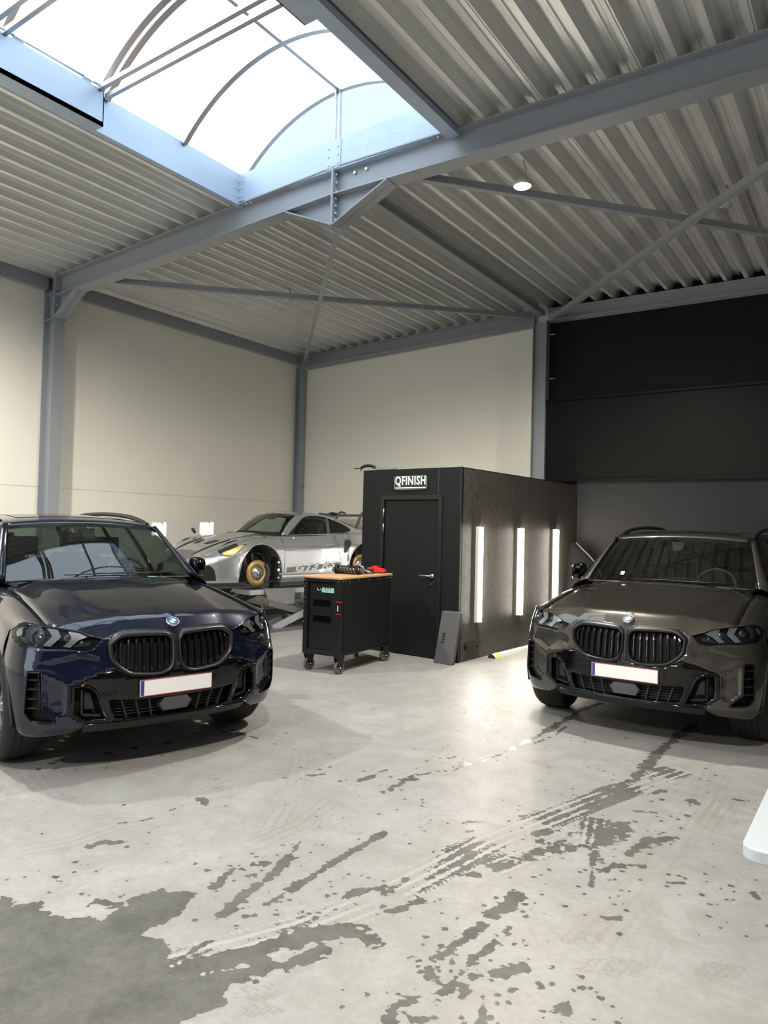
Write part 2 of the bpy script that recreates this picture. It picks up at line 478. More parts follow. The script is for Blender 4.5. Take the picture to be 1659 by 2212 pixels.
m = MB(); m.box(-3.42, -3.385, SY0, 5.98, 5.43, 5.79)
local(m, SO).build('side_curb', 'curb_sheet', sk)
m = MB(); m.box(-3.43, -3.30, SY0, 5.84, 5.37, 5.43)
local(m, SO).build('edge_trim', 'curb_sheet', sk)
m = MB(); m.box(-6.265, -3.42, 5.86, 5.98, 5.46, 5.79)
m.box(-6.265, -6.20, 5.852, 5.862, 5.46, 5.76); m.box(XC - 0.10, XC + 0.10, 5.852, 5.862, 5.47, 5.78)
local(m, SO).build('end_curb', 'curb_sheet', sk)
m = MB()
for x in (-6.25, -6.215, XC - 0.065, XC + 0.065):
    for z in (5.52, 5.61, 5.70):
        m = MB(); m.cyl((x, 5.852, z), (x, 5.842, z), 0.009, 8); local(m, SO).build('rivet', 'bolt', sk)
for z in (5.52, 5.61, 5.70):
    m = MB(); m.cyl((-6.265, 5.80, z), (-6.252, 5.80, z), 0.009, 8); local(m, SO).build('rivet', 'bolt', sk)
for yy, wd in ((5.93, 0.05), (5.03, 0.055), (4.08, 0.06), (3.99, 0.06), (3.05, 0.055), (2.10, 0.055), (1.15, 0.055), (0.2, 0.055), (-0.75, 0.055), (-1.7, 0.055), (-2.65, 0.055)):
    m = MB(); n = 28
    for i in range(n):
        t0, t1 = -1 + 2 * i / n, -1 + 2 * (i + 1) / n
        (xa, za), (xb, zb) = arch(t0), arch(t1); (xc, zc), (xd, zd) = arch(t0, -0.045), arch(t1, -0.045)
        vs = [(xa, yy - wd / 2, za), (xb, yy - wd / 2, zb), (xd, yy - wd / 2, zd), (xc, yy - wd / 2, zc), (xa, yy + wd / 2, za), (xb, yy + wd / 2, zb), (xd, yy + wd / 2, zd), (xc, yy + wd / 2, zc)]
        m.add(vs, [(0, 1, 2, 3), (4, 7, 6, 5), (0, 4, 5, 1), (3, 2, 6, 7)], 0, False)
    local(m, SO).build('arch_rib', 'alu', sk)
def sheet(y0, y1, n=32):
    rows = [[(arch(-1 + 2 * i / n, 0.006)[0], y, arch(-1 + 2 * i / n, 0.006)[1]) for i in range(n + 1)] for y in (y0, y1)]
    return MB().grid(rows)
ysr = [SY0, -1.7, 0.2, 2.10, 3.05, 4.04, 5.03, 5.95]
for a, b in zip(ysr[:-1], ysr[1:]):
    local(sheet(a, b), SO).build('roof_sheet', 'skylight_sheet', sk, recalc=False)
for yy in (5.955, SY0 + 0.03):
    m = MB(); n = 24
    vs = [(arch(-1 + 2 * i / n)[0], yy, arch(-1 + 2 * i / n)[1]) for i in range(n + 1)] + [(arch(-1 + 2 * i / n)[0], yy, ZB) for i in range(n + 1)]
    m.add(vs, [(i, i + 1, n + 2 + i, n + 1 + i) for i in range(n)])
    local(m, SO).build('gable_sheet', 'gable_sheet', sk, recalc=False)
m = MB(); m.box(XC - 0.035, XC - 0.02, 5.90, 5.94, ZB, ZB + RISE); m.box(XC + 0.02, XC + 0.035, 5.90, 5.94, ZB, ZB + RISE); m.box(XC - 0.02, XC + 0.02, 5.925, 5.94, ZB, ZB + RISE)
local(m, SO).build('gable_mullion', 'alu', sk)
m = MB(); m.box(XC - 0.02, XC + 0.02, SY0, 5.9, ZB + RISE - 0.035, ZB + RISE - 0.005)
local(m, SO).build('ridge_bar', 'alu', sk)
# opening hatch kerb hanging on the near part of the skylight, with its cross bars
m = MB()
for a, b in (((-6.265, -6.10), None), ((-3.58, -3.42), None)):
    m = MB(); x0_, x1_ = a; xi = x1_ if x1_ < -5 else x0_
    m.box(x0_, x1_, -0.2, 3.955, 5.40, 5.44); m.box(min(xi, xi + (0.01 if xi > -5 else -0.01)), max(xi, xi + (0.01 if xi > -5 else -0.01)), -0.2, 3.955, 5.40, 5.72); m.box(x0_, x1_, 3.945, 3.955, 5.44, 5.72)
    if xi < -5: m.box(-6.265, -6.13, 2.0, 3.945, 5.715, 5.76)
    local(m, SO).build('hatch_kerb', 'curb_sheet', sk)
for y, z in ((4.045, 5.765), (3.905, 5.745), (3.02, 5.765), (2.88, 5.745)):
    m = MB(); m.box(-6.20, -3.45, y - 0.02, y + 0.02, z - 0.02, z + 0.025)
    local(m, SO).build('cross_bar', 'alu', sk)
m = MB(); m.tube([(-6.14, 1.5, 5.80), (-6.14, 3.93, 5.80)], 0.012, 8); m.box(-6.17, -6.11, 3.1, 3.2, 5.78, 5.82); m.box(-6.17, -6.11, 3.75, 3.85, 5.78, 5.82)
local(m, SO).build('opener_rod', 'brushed_steel', sk)
area('skylight_portal', (XC, 1.4, 5.77), (0, 0, 0), 2.8, 9.0, 1.0, (1, 1, 1), portal=True)

# ---- steel frame
def ibeam_y(mb, x0, x1, zf, dep, yw, fw_, tw=0.010, tf=0.014, y0=None):
    """I beam running along X following zf(x) underside"""
    n = 2
    xs = [x0, x1]
    def band(ya, yb, za, zb):
        vs = []
        for x in xs:
            z = zf(x); vs += [(x, ya, z + za), (x, yb, z + za), (x, yb, z + zb), (x, ya, z + zb)]
        mb.add(vs, [(0, 1, 2, 3), (7, 6, 5, 4), (0, 4, 5, 1), (1, 5, 6, 2), (2, 6, 7, 3), (3, 7, 4, 0)])
    band(yw - fw_ / 2, yw + fw_ / 2, 0, tf); band(yw - fw_ / 2, yw + fw_ / 2, dep - tf, dep); band(yw - tw / 2, yw + tw / 2, tf, dep - tf)
def icolumn(x0, x1, yc, wdt, z0, z1, mb):
    mb.box(x0, x0 + 0.014, yc - wdt / 2, yc + wdt / 2, z0, z1); mb.box(x1 - 0.014, x1, yc - wdt / 2, yc + wdt / 2, z0, z1)
    mb.box(x0 + 0.014, x1 - 0.014, yc - 0.006, yc + 0.006, z0, z1)
RW = 0.20; RD = 0.30
raf = empty('roof_rafter', (XC, YP, 5.2), 0, 'big blue-grey steel portal rafter spanning the hall past the skylight end', 'beam')
RO = (XC, YP, 5.2)
m = MB(); ibeam_y(m, XL + 0.29, XC - 0.012, raf_z, RD, YP, RW)
local(m, RO).build('left_half', 'steel_paint', raf)
m = MB(); ibeam_y(m, XC + 0.012, XR, raf_z, RD, YP, RW)
local(m, RO).build('right_half', 'steel_paint', raf)
m = MB(); m.box(XC - 0.012, XC + 0.012, YP - RW / 2 - 0.005, YP + RW / 2 + 0.005, 4.87, 5.50)
local(m, RO).build('end_plate', 'steel_paint', raf)
def haunch(x0, z0, x1, z1, ztop0, ztop1):
    m = MB()
    # sloping flange
    vs = []
    for x, z in ((x0, z0), (x1, z1)):
        vs += [(x, YP - RW / 2, z), (x, YP + RW / 2, z), (x, YP + RW / 2, z + 0.016), (x, YP - RW / 2, z + 0.016)]
    m.add(vs, [(0, 1, 2, 3), (7, 6, 5, 4), (0, 4, 5, 1), (1, 5, 6, 2), (2, 6, 7, 3), (3, 7, 4, 0)])
    pts = [(x0, z0), (x1, z1), (x1, ztop1), (x0, ztop0)]
    m.prism(pts, lambda u, v: (u, YP - 0.005, v), lambda u, v: (u, YP + 0.005, v))
    return local(m, RO)
haunch(-5.53, raf_z(-5.53) - 0.005, XC - 0.012, 4.87, raf_z(-5.53) + 0.02, raf_z(XC) + 0.02).build('ridge_haunch', 'steel_paint', raf)
haunch(XC + 0.012, 4.87, -4.13, raf_z(-4.13) - 0.005, raf_z(XC) + 0.02, raf_z(-4.13) + 0.02).build('ridge_haunch', 'steel_paint', raf)
haunch(-10.12, 4.67, -9.62, raf_z(-9.62) - 0.005, raf_z(-10.1) + 0.02, raf_z(-9.62) + 0.02).build('eave_haunch', 'steel_paint', raf)
m = MB()
for z in (4.93, 5.0, 5.08, 5.16, 5.24, 5.33, 5.42):
    for dy in (-0.06,):
        m = MB(); m.cyl((XC + 0.012, YP + dy, z), (XC + 0.034, YP + dy, z), 0.014, 6); local(m, RO).build('bolt', 'bolt', raf); m = MB(); m.cyl((XC - 0.03, YP + dy, z), (XC - 0.012, YP + dy, z), 0.014, 6); local(m, RO).build('bolt', 'bolt', raf)
for x in (-4.60, -4.45):
    m = MB(); m.cyl((x, YP - 0.005, 5.40), (x, YP - 0.03, 5.40), 0.016, 6); local(m, RO).build('bolt', 'bolt', raf)
for x in (-6.15, -6.08, -3.55, -3.45, -4.95, -4.75):
    m = MB(); m.cyl((x, YP - 0.08, raf_z(x) + RD - 0.014), (x, YP - 0.08, raf_z(x) + RD - 0.04), 0.010, 6); local(m, RO).build('bolt', 'bolt', raf)
# columns
def column(x0, x1, yc, wdt, z1, label, clips=()):
    o = empty('steel_column', ((x0 + x1) / 2, yc, 0), 0, label, 'column', 'blue-grey steel columns')
    oo = ((x0 + x1) / 2, yc, 0)
    m = MB(); icolumn(x0, x1, yc, wdt, 0.012, z1, m)
    local(m, oo).build('shaft', 'steel_paint', o)
    m = MB(); m.box(x0 - 0.0, x1 + 0.03, yc - wdt / 2 - 0.02, yc + wdt / 2 + 0.0, 0, 0.012)
    local(m, oo).build('base_plate', 'steel_paint', o)
    return o, oo
o, oo = column(-10.405, -10.13, YP, 0.18, 5.32, 'blue-grey steel column on the left wall behind the navy car')
m = MB(); m.box(-10.13, -10.105, YP - 0.1, YP + 0.1, 4.65, 5.34)
local(m, oo).build('end_plate', 'steel_paint', o)
m = MB()
for z in (4.75, 4.85, 5.10, 5.20, 5.28):
    m = MB(); m.cyl((-10.105, YP - 0.06, z), (-10.09, YP - 0.06, z), 0.013, 6); local(m, oo).build('bolt', 'bolt', o)
m = MB(); m.box(-10.39, -10.13, YP - 0.09, YP + 0.09, 4.655, 4.665); m.box(-10.39, -10.13, YP - 0.09, YP + 0.09, 5.05, 5.06)
local(m, oo).build('stiffener', 'steel_paint', o)
def clips_on(o, oo, pts):
    for x, y, z, d in pts:
        m = MB(); m.cbox((x, y, z), (0.05, 0.03, 0.012)); m.cyl((x + d * 0.02, y, z), (x + d * 0.07, y, z), 0.006, 6)
        local(m, oo).build('wall_clip', 'bolt', o)
o, oo = column(-10.40, -10.24, 11.59, 0.16, 5.06, 'blue-grey steel column standing in the far corner of the cream walls')
clips_on(o, oo, [(-10.20, 11.60, z, 1) for z in (4.93, 4.05, 3.63, 2.52)])
o, oo = column(-4.97, -4.72, 11.58, 0.16, 5.26, 'steel column between the cream wall and the black wall')
clips_on(o, oo, [(-5.0, 11.62, z, -1) for z in (5.02, 4.20, 3.78)] + [(-4.66, 11.60, z, 1) for z in (5.03, 4.27)])
# back gable beam
def gab_z(x):
    return 5.045 + 0.0355 * (x + 10.41) if x < XC else 5.243 - 0.011 * (x - XC)
gb = empty('gable_beam', (-7.6, 11.58, 5.1), 0, 'steel beam along the top of the cream back wall', 'beam')
m = MB(); ibeam_y(m, -10.24, -4.97, gab_z, 0.235, 11.58, 0.17)
local(m, (-7.6, 11.58, 5.1)).build('profile', 'steel_paint', gb)
m = MB(); vs = []
for x in (-10.24, -4.97): vs += [(x, 11.60, gab_z(x) - 0.03), (x, 11.68, gab_z(x) - 0.03), (x, 11.68, gab_z(x)), (x, 11.60, gab_z(x))]
m.add(vs, [(0, 1, 2, 3), (7, 6, 5, 4), (0, 4, 5, 1), (1, 5, 6, 2), (2, 6, 7, 3), (3, 7, 4, 0)])
local(m, (-7.6, 11.58, 5.1)).build('angle_trim', 'steel_paint', gb)
gb = empty('gable_beam', (-2.0, 11.58, 5.1), 0, 'steel beam along the top of the black back wall', 'beam')
m = MB(); ibeam_y(m, -4.72, XR, gab_z, 0.215, 11.58, 0.17)
local(m, (-2.0, 11.58, 5.1)).build('profile', 'steel_paint', gb)
# eave beams on the left wall
def eave(y0, y1, label):
    o = MB(); yc = (y0 + y1) / 2
    o.box(-10.40, -10.30, y0, y1, 5.12, 5.13); o.box(-10.40, -10.39, y0, y1, 5.13, 5.27); o.box(-10.40, -10.30, y0, y1, 5.27, 5.31); o.box(-10.305, -10.295, y0, y1, 5.12, 5.27)
    r = empty('eave_beam', (-10.35, yc, 5.1), 0, label, 'beam')
    local(o, (-10.35, yc, 5.1)).build('profile', 'steel_paint', r)
    m = MB(); y = y0 + 0.5
    while y < y1:
        m = MB(); m.cyl((-10.295, y, 5.17), (-10.283, y, 5.17), 0.011, 6); y += 0.8; local(m, (-10.35, yc, 5.1)).build('screw', 'bolt', r)
eave(6.04, 11.51, 'dark eave beam on top of the left wall, from the portal to the far corner')
eave(-8.9, 5.86, 'dark eave beam on top of the left wall, near the left picture edge')
# ridge purlin
pr = MB()
vs = []
pr.bar((XC + 0.03, 6.05, 5.40), (XC + 0.03, 11.50, 5.385), 0.13, 0.09)
o = pr.build('ridge_purlin', 'steel_paint', bevel=0.008)
tag(o, 'square steel tube under the deck, from the rafter apex to the back column', 'beam')
# wind braces (angle bars)
def brace(a, b, label, wd=0.07):
    m = MB(); m.bar(a, b, wd, 0.007)
    A, B = Vector(a), Vector(b); d = (B - A).normalized(); s = d.cross(Vector((0, 0, 1))).normalized()
    off = s * (wd / 2); m.bar(A + off + Vector((0, 0, 0.035)), B + off + Vector((0, 0, 0.035)), 0.007, 0.07)
    tag(m.build('wind_brace', 'steel_paint'), label, 'brace', 'angle bar braces under the roof deck')
brace((-9.05, 6.03, 5.045), (-4.98, 11.44, 5.31), 'angle bar brace from the left haunch to the ridge column')
brace((-4.86, 6.03, 4.99), (-10.12, 11.46, 5.16), 'angle bar brace from the apex plate down to the far corner', 0.06)
brace((-3.98, 6.05, 5.22), (0.72, 11.44, 5.14), 'angle bar brace from beside the apex across the lit ceiling lamp')
brace((-4.55, 11.40, 5.235), (0.28, 6.09, 4.985), 'angle bar brace from the ridge column to the right picture edge')
# ---- high-bay lamps
def highbay(x, y, z, lit, label):
    o = empty('ceiling_lamp', (x, y, z), 0, label, 'lamp', 'round ceiling lamps')
    k = 0.72 if lit else 0.46
    m = MB(); m.lathe([(0.001, 0.10), (0.05 * k, 0.10), (0.07 * k, 0.07), (0.125 * k, 0.03), (0.13 * k, 0.0), (0.12 * k, -0.006)], 28)
    m.build('housing', 'lamp_white', o)
    m = MB(); m.lathe([(0.0005, 0.0), (0.112 * k, 0.0), (0.116 * k, 0.004), (0.116 * k, 0.012)], 28)
    m.build('diffuser', 'lamp_glow' if lit else 'lamp_white', o)
    if not lit:
        for q in range(8):
            a = q * PI / 4; m = MB(); m.lathe([(0.0005, -0.006), (0.020 * k, -0.006), (0.022 * k, 0.0)], 10, (0.07 * k * math.cos(a), 0.07 * k * math.sin(a), 0)); m.build('lens', 'brushed_steel', o)
    m = MB(); m.tube([(0.02, 0, 0.10), (0.035, 0.0, 0.17), (0.0, 0, deck_z(x) - z + 0.01)], 0.008, 8)
    m.build('hanger', 'copper_wire' if not lit else 'brushed_steel', o)
    if lit:
        l = bpy.data.lights.new('lamp_light', 'SPOT'); l.energy = 520 * LAMP; l.color = (1.0, 0.93, 0.82); l.shadow_soft_size = 0.11; l.spot_size = math.radians(172); l.spot_blend = 0.6
        lo = bpy.data.objects.new('bulb', l); lo.location = (0, 0, -0.03); col.objects.link(lo); lo.parent = o
    return o
highbay(-3.06, 6.75, 5.2, True, 'glowing round ceiling lamp, the only lit one in view')
highbay(-1.41, 8.34, 5.2, False, 'unlit round ceiling lamp on the right near the bracing bar')
highbay(-7.74, 8.35, 5.2, False, 'unlit round ceiling lamp on the left under the long brace')
highbay(-0.9, 1.2, 5.2, True, 'lit round ceiling lamp above and behind the camera, right of the skylight')  # this and the next two are unseen, added for their light
highbay(-7.6, 2.6, 5.2, True, 'lit round ceiling lamp above the navy car, out of view')
highbay(-3.0, -3.5, 5.2, True, 'lit round ceiling lamp far behind the camera')
# ================================================================ concrete floor: wet patches, tyre tracks, drops and shoe prints (all lying on the slab)
WETPOLY = [(-3.18, 1.685), (-3.123, 1.716), (-3.054, 1.72), (-2.978, 1.802), (-2.881, 1.756), (-2.778, 1.766), (-2.716, 1.791), (-2.618, 1.8), (-2.612, 1.939), (-2.653, 2.076), (-2.581, 2.157), (-2.516, 2.207), (-2.44, 2.117), (-2.431, 1.964), (-2.435, 1.855), (-2.343, 1.884), (-2.249, 1.877), (-2.224, 1.802), (-2.096, 1.743), (-1.995, 1.827), (-1.94, 1.843), (-1.884, 1.759), (-1.926, 1.625), (-1.875, 1.529), (-2.184, 1.176), (-2.405, 1.012), (-3.497, 1.356)]
STREAKS = [
  ( [(-2.144, 1.792), (-2.086, 1.907), (-1.984, 2.049), (-1.909, 2.234), (-1.792, 2.386), (-1.673, 2.383)] , 0.07 , 0.05 ),
  ( [(-2.07, 1.763), (-1.944, 1.891), (-1.832, 2.08), (-1.782, 2.211)] , 0.035 , 0.03 ),
  ( [(-2.208, 3.251), (-2.214, 2.932), (-2.212, 2.746), (-2.195, 2.479)] , 0.035 , 0.022 ),
  ( [(-2.204, 2.459), (-2.2, 2.336), (-2.302, 2.175)] , 0.012 , 0.02 ),
  ( [(-2.427, 2.734), (-2.358, 2.545), (-2.33, 2.324), (-2.288, 2.162)] , 0.03 , 0.02 ),
  ( [(-2.427, 2.734), (-2.505, 2.91)] , 0.01 , 0.02 ),
  ( [(-2.185, 1.994), (-2.181, 1.91), (-2.185, 1.814)] , 0.018 , 0.02 ),
  ( [(-2.546, 2.458), (-2.49, 2.305)] , 0.03 , 0.03 ),
  ( [(-2.581, 2.49), (-2.475, 2.603)] , 0.02 , 0.04 ),
  ( [(-3.362, 2.791), (-3.35, 2.59), (-3.436, 2.443)] , 0.008 , 0.02 ),
  ( [(-3.358, 2.977), (-3.291, 2.937)] , 0.02 , 0.03 ),
  ( [(-3.299, 2.188), (-3.283, 2.269), (-3.209, 2.326)] , 0.022 , 0.025 ),
  ( [(-2.801, 1.888), (-2.714, 1.943)] , 0.02 , 0.03 ),
  ( [(-3.144, 1.911), (-3.079, 1.906)] , 0.015 , 0.03 ),
  ( [(-2.668, 2.015), (-2.646, 2.107)] , 0.03 , 0.03 ),
  ( [(-3.113, 3.693), (-3.055, 3.768)] , 0.02 , 0.02 ),
  ( [(-2.795, 3.807), (-2.781, 4.076)] , 0.02 , 0.03 ),
  ( [(-1.962, 2.606), (-1.878, 2.775)] , 0.02 , 0.04 ),
  ( [(-4.324, 4.03), (-4.164, 4.078), (-3.978, 4.069)] , 0.02 , 0.02 ),
  ( [(-1.348, 3.079), (-1.351, 2.94), (-1.382, 2.845)] , 0.05 , 0.03 ),
  ( [(-1.365, 2.767), (-1.375, 2.663), (-1.388, 2.551)] , 0.032 , 0.03 ),
  ( [(-1.388, 2.551), (-1.385, 2.438), (-1.376, 2.321)] , 0.025 , 0.03 ),
  ( [(-1.334, 2.205), (-1.372, 2.13), (-1.358, 2.053)] , 0.03 , 0.03 ),
  ( [(-1.26, 2.803), (-1.278, 2.615), (-1.29, 2.429)] , 0.026 , 0.03 ),
  ( [(-1.287, 2.406), (-1.274, 2.282), (-1.282, 2.198)] , 0.015 , 0.03 ),
  ( [(-1.11, 2.592), (-1.166, 2.488)] , 0.04 , 0.03 ),
  ( [(-1.24, 2.356), (-1.221, 2.338)] , 0.02 , 0.02 ),
  ( [(-1.144, 2.332), (-1.096, 2.22)] , 0.012 , 0.02 ),
  ( [(-0.9, 2.469), (-0.879, 2.455)] , 0.025 , 0.03 ),
  ( [(-1.225, 3.875), (-1.343, 3.712), (-1.463, 3.689)] , 0.035 , 0.05 ),
  ( [(-1.375, 3.867), (-1.42, 3.584), (-1.51, 3.384), (-1.56, 3.252)] , 0.03 , 0.05 ),
  ( [(-1.223, 3.737), (-1.159, 3.531), (-1.114, 3.365)] , 0.022 , 0.02 ),
  ( [(-1.314, 4.11), (-1.225, 3.875)] , 0.03 , 0.04 ),
  ( [(-1.251, 4.16), (-1.185, 3.906)] , 0.02 , 0.04 ),
  ( [(-1.198, 4.201), (-1.153, 4.004)] , 0.02 , 0.04 ),
  ( [(-1.548, 3.77), (-1.489, 3.854)] , 0.04 , 0.04 ),
  ( [(-0.936, 4.155), (-1.035, 4.022), (-1.065, 3.826)] , 0.04 , 0.04 ),
  ( [(-0.971, 3.737), (-1.083, 3.651), (-1.124, 3.528)] , 0.035 , 0.04 ),
  ( [(-1.198, 4.436), (-1.091, 4.489)] , 0.02 , 0.02 ),
  ( [(-1.652, 3.092), (-1.599, 3.133)] , 0.02 , 0.03 ),
  ( [(-1.066, 3.486), (-1.039, 3.506)] , 0.018 , 0.02 ),
  ( [(-0.975, 3.132), (-0.924, 3.16)] , 0.02 , 0.02 ),
  ( [(-0.825, 3.629), (-0.771, 3.67)] , 0.018 , 0.02 ),
  ( [(-1.738, 2.608), (-1.684, 2.746)] , 0.02 , 0.03 ),
  ( [(-1.844, 2.725), (-1.83, 2.897)] , 0.012 , 0.03 ),
  ( [(-0.635, 3.536), (-0.599, 3.551)] , 0.015 , 0.02 ),
  ( [(-0.562, 3.617), (-0.491, 3.646)] , 0.012 , 0.02 ),
  ( [(-0.479, 3.771), (-0.466, 3.742)] , 0.015 , 0.02 ),
  ( [(-0.76, 5.016), (-0.71, 5.031)] , 0.022 , 0.02 ),
  ( [(-0.967, 4.827), (-0.936, 4.804)] , 0.03 , 0.02 ),
  ( [(-1.708, 3.946), (-1.672, 3.996)] , 0.018 , 0.02 ),
  ( [(-1.938, 3.641), (-1.883, 3.704)] , 0.012 , 0.02 ),
  ( [(-2.252, 6.983), (-2.3, 6.596), (-2.298, 6.177), (-2.285, 5.719)] , 0.035 , 0.03 ),
  ( [(-2.287, 5.674), (-2.295, 5.456), (-2.302, 5.29)] , 0.02 , 0.03 ),
  ( [(-2.303, 5.25), (-2.32, 4.837), (-2.353, 4.61)] , 0.006 , 0.03 ),
  ( [(-2.405, 4.569), (-2.421, 4.43)] , 0.025 , 0.03 ),
  ( [(-2.485, 4.348), (-2.548, 4.149), (-2.561, 3.916), (-2.561, 3.759)] , 0.02 , 0.05 ),
  ( [(-2.559, 4.643), (-2.572, 4.598)] , 0.01 , 0.02 ),
  ( [(-1.347, 6.774), (-1.375, 6.297), (-1.386, 5.811), (-1.381, 5.332)] , 0.05 , 0.03 ),
  ( [(-1.38, 5.27), (-1.364, 4.983), (-1.43, 4.792)] , 0.035 , 0.04 ),
  ( [(-1.116, 5.126), (-1.169, 4.92), (-1.232, 4.716)] , 0.02 , 0.05 ),
  ( [(-2.215, 5.957), (-2.183, 5.716), (-2.23, 5.349)] , 0.008 , 0.03 ),
  ( [(-0.949, 2.402), (-0.909, 2.448)] , 0.02 , 0.04 ),
  ( [(-1.295, 2.1), (-1.258, 2.113)] , 0.025 , 0.03 ),
  ( [(-1.245, 2.437), (-1.207, 2.457)] , 0.02 , 0.03 ),
]
DROPS = [(-4.422, 3.565, 0.038), (-4.502, 3.337, 0.03), (-4.533, 3.137, 0.031), (-4.454, 3.121, 0.018), (-4.651, 2.844, 0.031), (-4.636, 2.781, 0.025), (-4.519, 2.736, 0.018), (-4.474, 3.922, 0.024), (-4.35, 3.843, 0.016), (-4.201, 3.34, 0.013), (-4.656, 3.057, 0.01), (-4.269, 2.95, 0.012), (-4.589, 2.656, 0.021), (-4.254, 4.088, 0.046), (-3.04, 2.062, 0.01), (-2.86, 2.32, 0.008), (-3.285, 1.77, 0.01), (-2.186, 2.416, 0.014), (-2.178, 2.378, 0.011), (-2.2, 2.336, 0.018), (-2.107, 2.296, 0.012), (-2.433, 2.545, 0.009), (-2.375, 2.833, 0.011), (-2.316, 2.695, 0.006), (-2.198, 2.209, 0.019), (-2.173, 2.239, 0.014), (-2.177, 2.136, 0.011), (-2.097, 1.969, 0.008), (-1.519, 2.006, 0.01), (-2.383, 3.446, 0.012), (-2.311, 3.17, 0.009), (-3.63, 2.132, 0.007), (-2.689, 2.515, 0.006), (-2.069, 2.623, 0.008), (-2.513, 3.276, 0.008), (-1.403, 2.177, 0.009), (-1.338, 2.341, 0.009), (-1.35, 2.465, 0.011), (-1.229, 2.557, 0.009), (-1.244, 2.67, 0.01), (-1.25, 2.934, 0.014), (-1.274, 2.963, 0.01), (-1.199, 2.714, 0.011), (-1.146, 3.121, 0.013), (-1.288, 3.259, 0.01), (-1.268, 3.154, 0.009), (-1.359, 3.289, 0.015), (-1.341, 3.332, 0.011), (-1.111, 3.274, 0.009), (-0.839, 2.617, 0.008), (-1.116, 2.385, 0.013), (-1.171, 2.45, 0.01), (-1.153, 2.341, 0.009), (-2.002, 3.582, 0.012), (-2.047, 3.418, 0.01), (-2.096, 3.437, 0.009), (-2.301, 3.794, 0.013), (-2.272, 3.755, 0.011), (-2.254, 3.705, 0.01), (-2.389, 3.734, 0.01), (-1.552, 4.374, 0.01), (-1.634, 4.56, 0.009), (-1.596, 4.456, 0.01), (-1.658, 4.418, 0.007), (-1.508, 4.996, 0.011), (-1.482, 4.889, 0.011), (-1.766, 4.418, 0.008), (-2.054, 4.225, 0.006), (-1.858, 3.27, 0.008), (-1.917, 3.335, 0.006), (-1.941, 3.345, 0.006), (-2.031, 3.229, 0.009), (-1.478, 2.742, 0.009), (-0.563, 3.873, 0.005), (-0.741, 4.234, 0.006), (-0.942, 5.438, 0.013), (-1.024, 5.557, 0.014), (-1.143, 5.461, 0.01), (-1.159, 4.272, 0.016), (-1.123, 4.728, 0.018), (-0.937, 4.554, 0.02), (-0.969, 4.464, 0.014), (-1.766, 4.01, 0.01), (-1.715, 4.095, 0.007), (-1.162, 2.732, 0.007), (-1.117, 2.651, 0.007), (-0.551, 3.354, 0.007), (-0.797, 2.465, 0.006), (-1.314, 2.317, 0.008), (-1.336, 2.112, 0.01), (-1.186, 2.764, 0.009), (-1.246, 2.772, 0.009), (-1.701, 5.961, 0.014), (-2.099, 5.701, 0.012), (-2.112, 5.293, 0.009), (-2.326, 5.007, 0.009), (-2.299, 5.03, 0.009)]
TRACKS = [
  ( [(-1.832, 2.708), (-1.765, 3.109), (-1.708, 3.498), (-1.494, 4.315), (-1.333, 4.87), (-1.143, 5.461)] , 0.13 , -1 ),
  ( [(-1.574, 3.181), (-1.467, 3.514), (-1.345, 3.891)] , 0.11 , -1 ),
  ( [(-3.161, 4.624), (-3.075, 5.065), (-2.961, 5.525)] , 0.13 , 1 ),
  ( [(-1.369, 4.235), (-1.265, 3.844), (-1.105, 3.762)] , 0.1 , -1 ),
  ( [(-3.776, 1.989), (-3.659, 2.307), (-3.545, 2.736), (-3.452, 3.309), (-3.203, 3.798), (-3.11, 4.549)] , 0.13 , 1 ),
  ( [(-3.567, 1.882), (-3.421, 2.161), (-3.409, 2.425), (-3.345, 2.761)] , 0.12 , 1 ),
  ( [(-2.222, 1.698), (-2.108, 1.927), (-1.942, 2.271), (-1.819, 2.69)] , 0.13 , -1 ),
  ( [(-4.573, 2.576), (-3.995, 2.426), (-3.832, 2.018)] , 0.12 , 1 ),
  ( [(-4.038, 4.182), (-3.486, 4.024), (-3.0, 3.407), (-2.668, 2.819)] , 0.12 , 1 ),
  ( [(-4.889, 4.203), (-4.464, 3.914), (-3.956, 3.312), (-3.807, 2.866)] , 0.12 , 1 ),
  ( [(-0.961, 5.545), (-0.917, 4.916), (-0.915, 4.116), (-0.913, 3.439), (-0.952, 2.804)] , 0.13 , 1 ),
  ( [(-0.67, 5.657), (-0.797, 5.164), (-0.834, 4.179)] , 0.11 , 1 ),
  ( [(-2.893, 4.237), (-2.79, 3.677), (-2.642, 3.066), (-2.672, 2.576)] , 0.12 , 1 ),
  ( [(-2.671, 5.066), (-2.598, 4.477), (-2.68, 3.93)] , 0.15 , 1 ),
]
PRINTS = [(-0.826, 2.806, 0.107, 0.081, 0.02, -0.065), (-1.003, 2.924, 0.069, 0.052, 0.017, -0.048), (-0.491, 3.023, 0.079, 0.059, 0.01, -0.062), (-1.791, 1.891, 0.072, 0.054, 0.031, -0.031), (-1.727, 1.825, 0.069, 0.052, 0.029, -0.029), (-1.238, 2.442, 0.028, 0.021, 0.016, -0.031), (-0.416, 3.359, 0.039, 0.029, 0.004, -0.028), (-1.105, 2.806, 0.023, 0.017, 0.009, -0.023)]
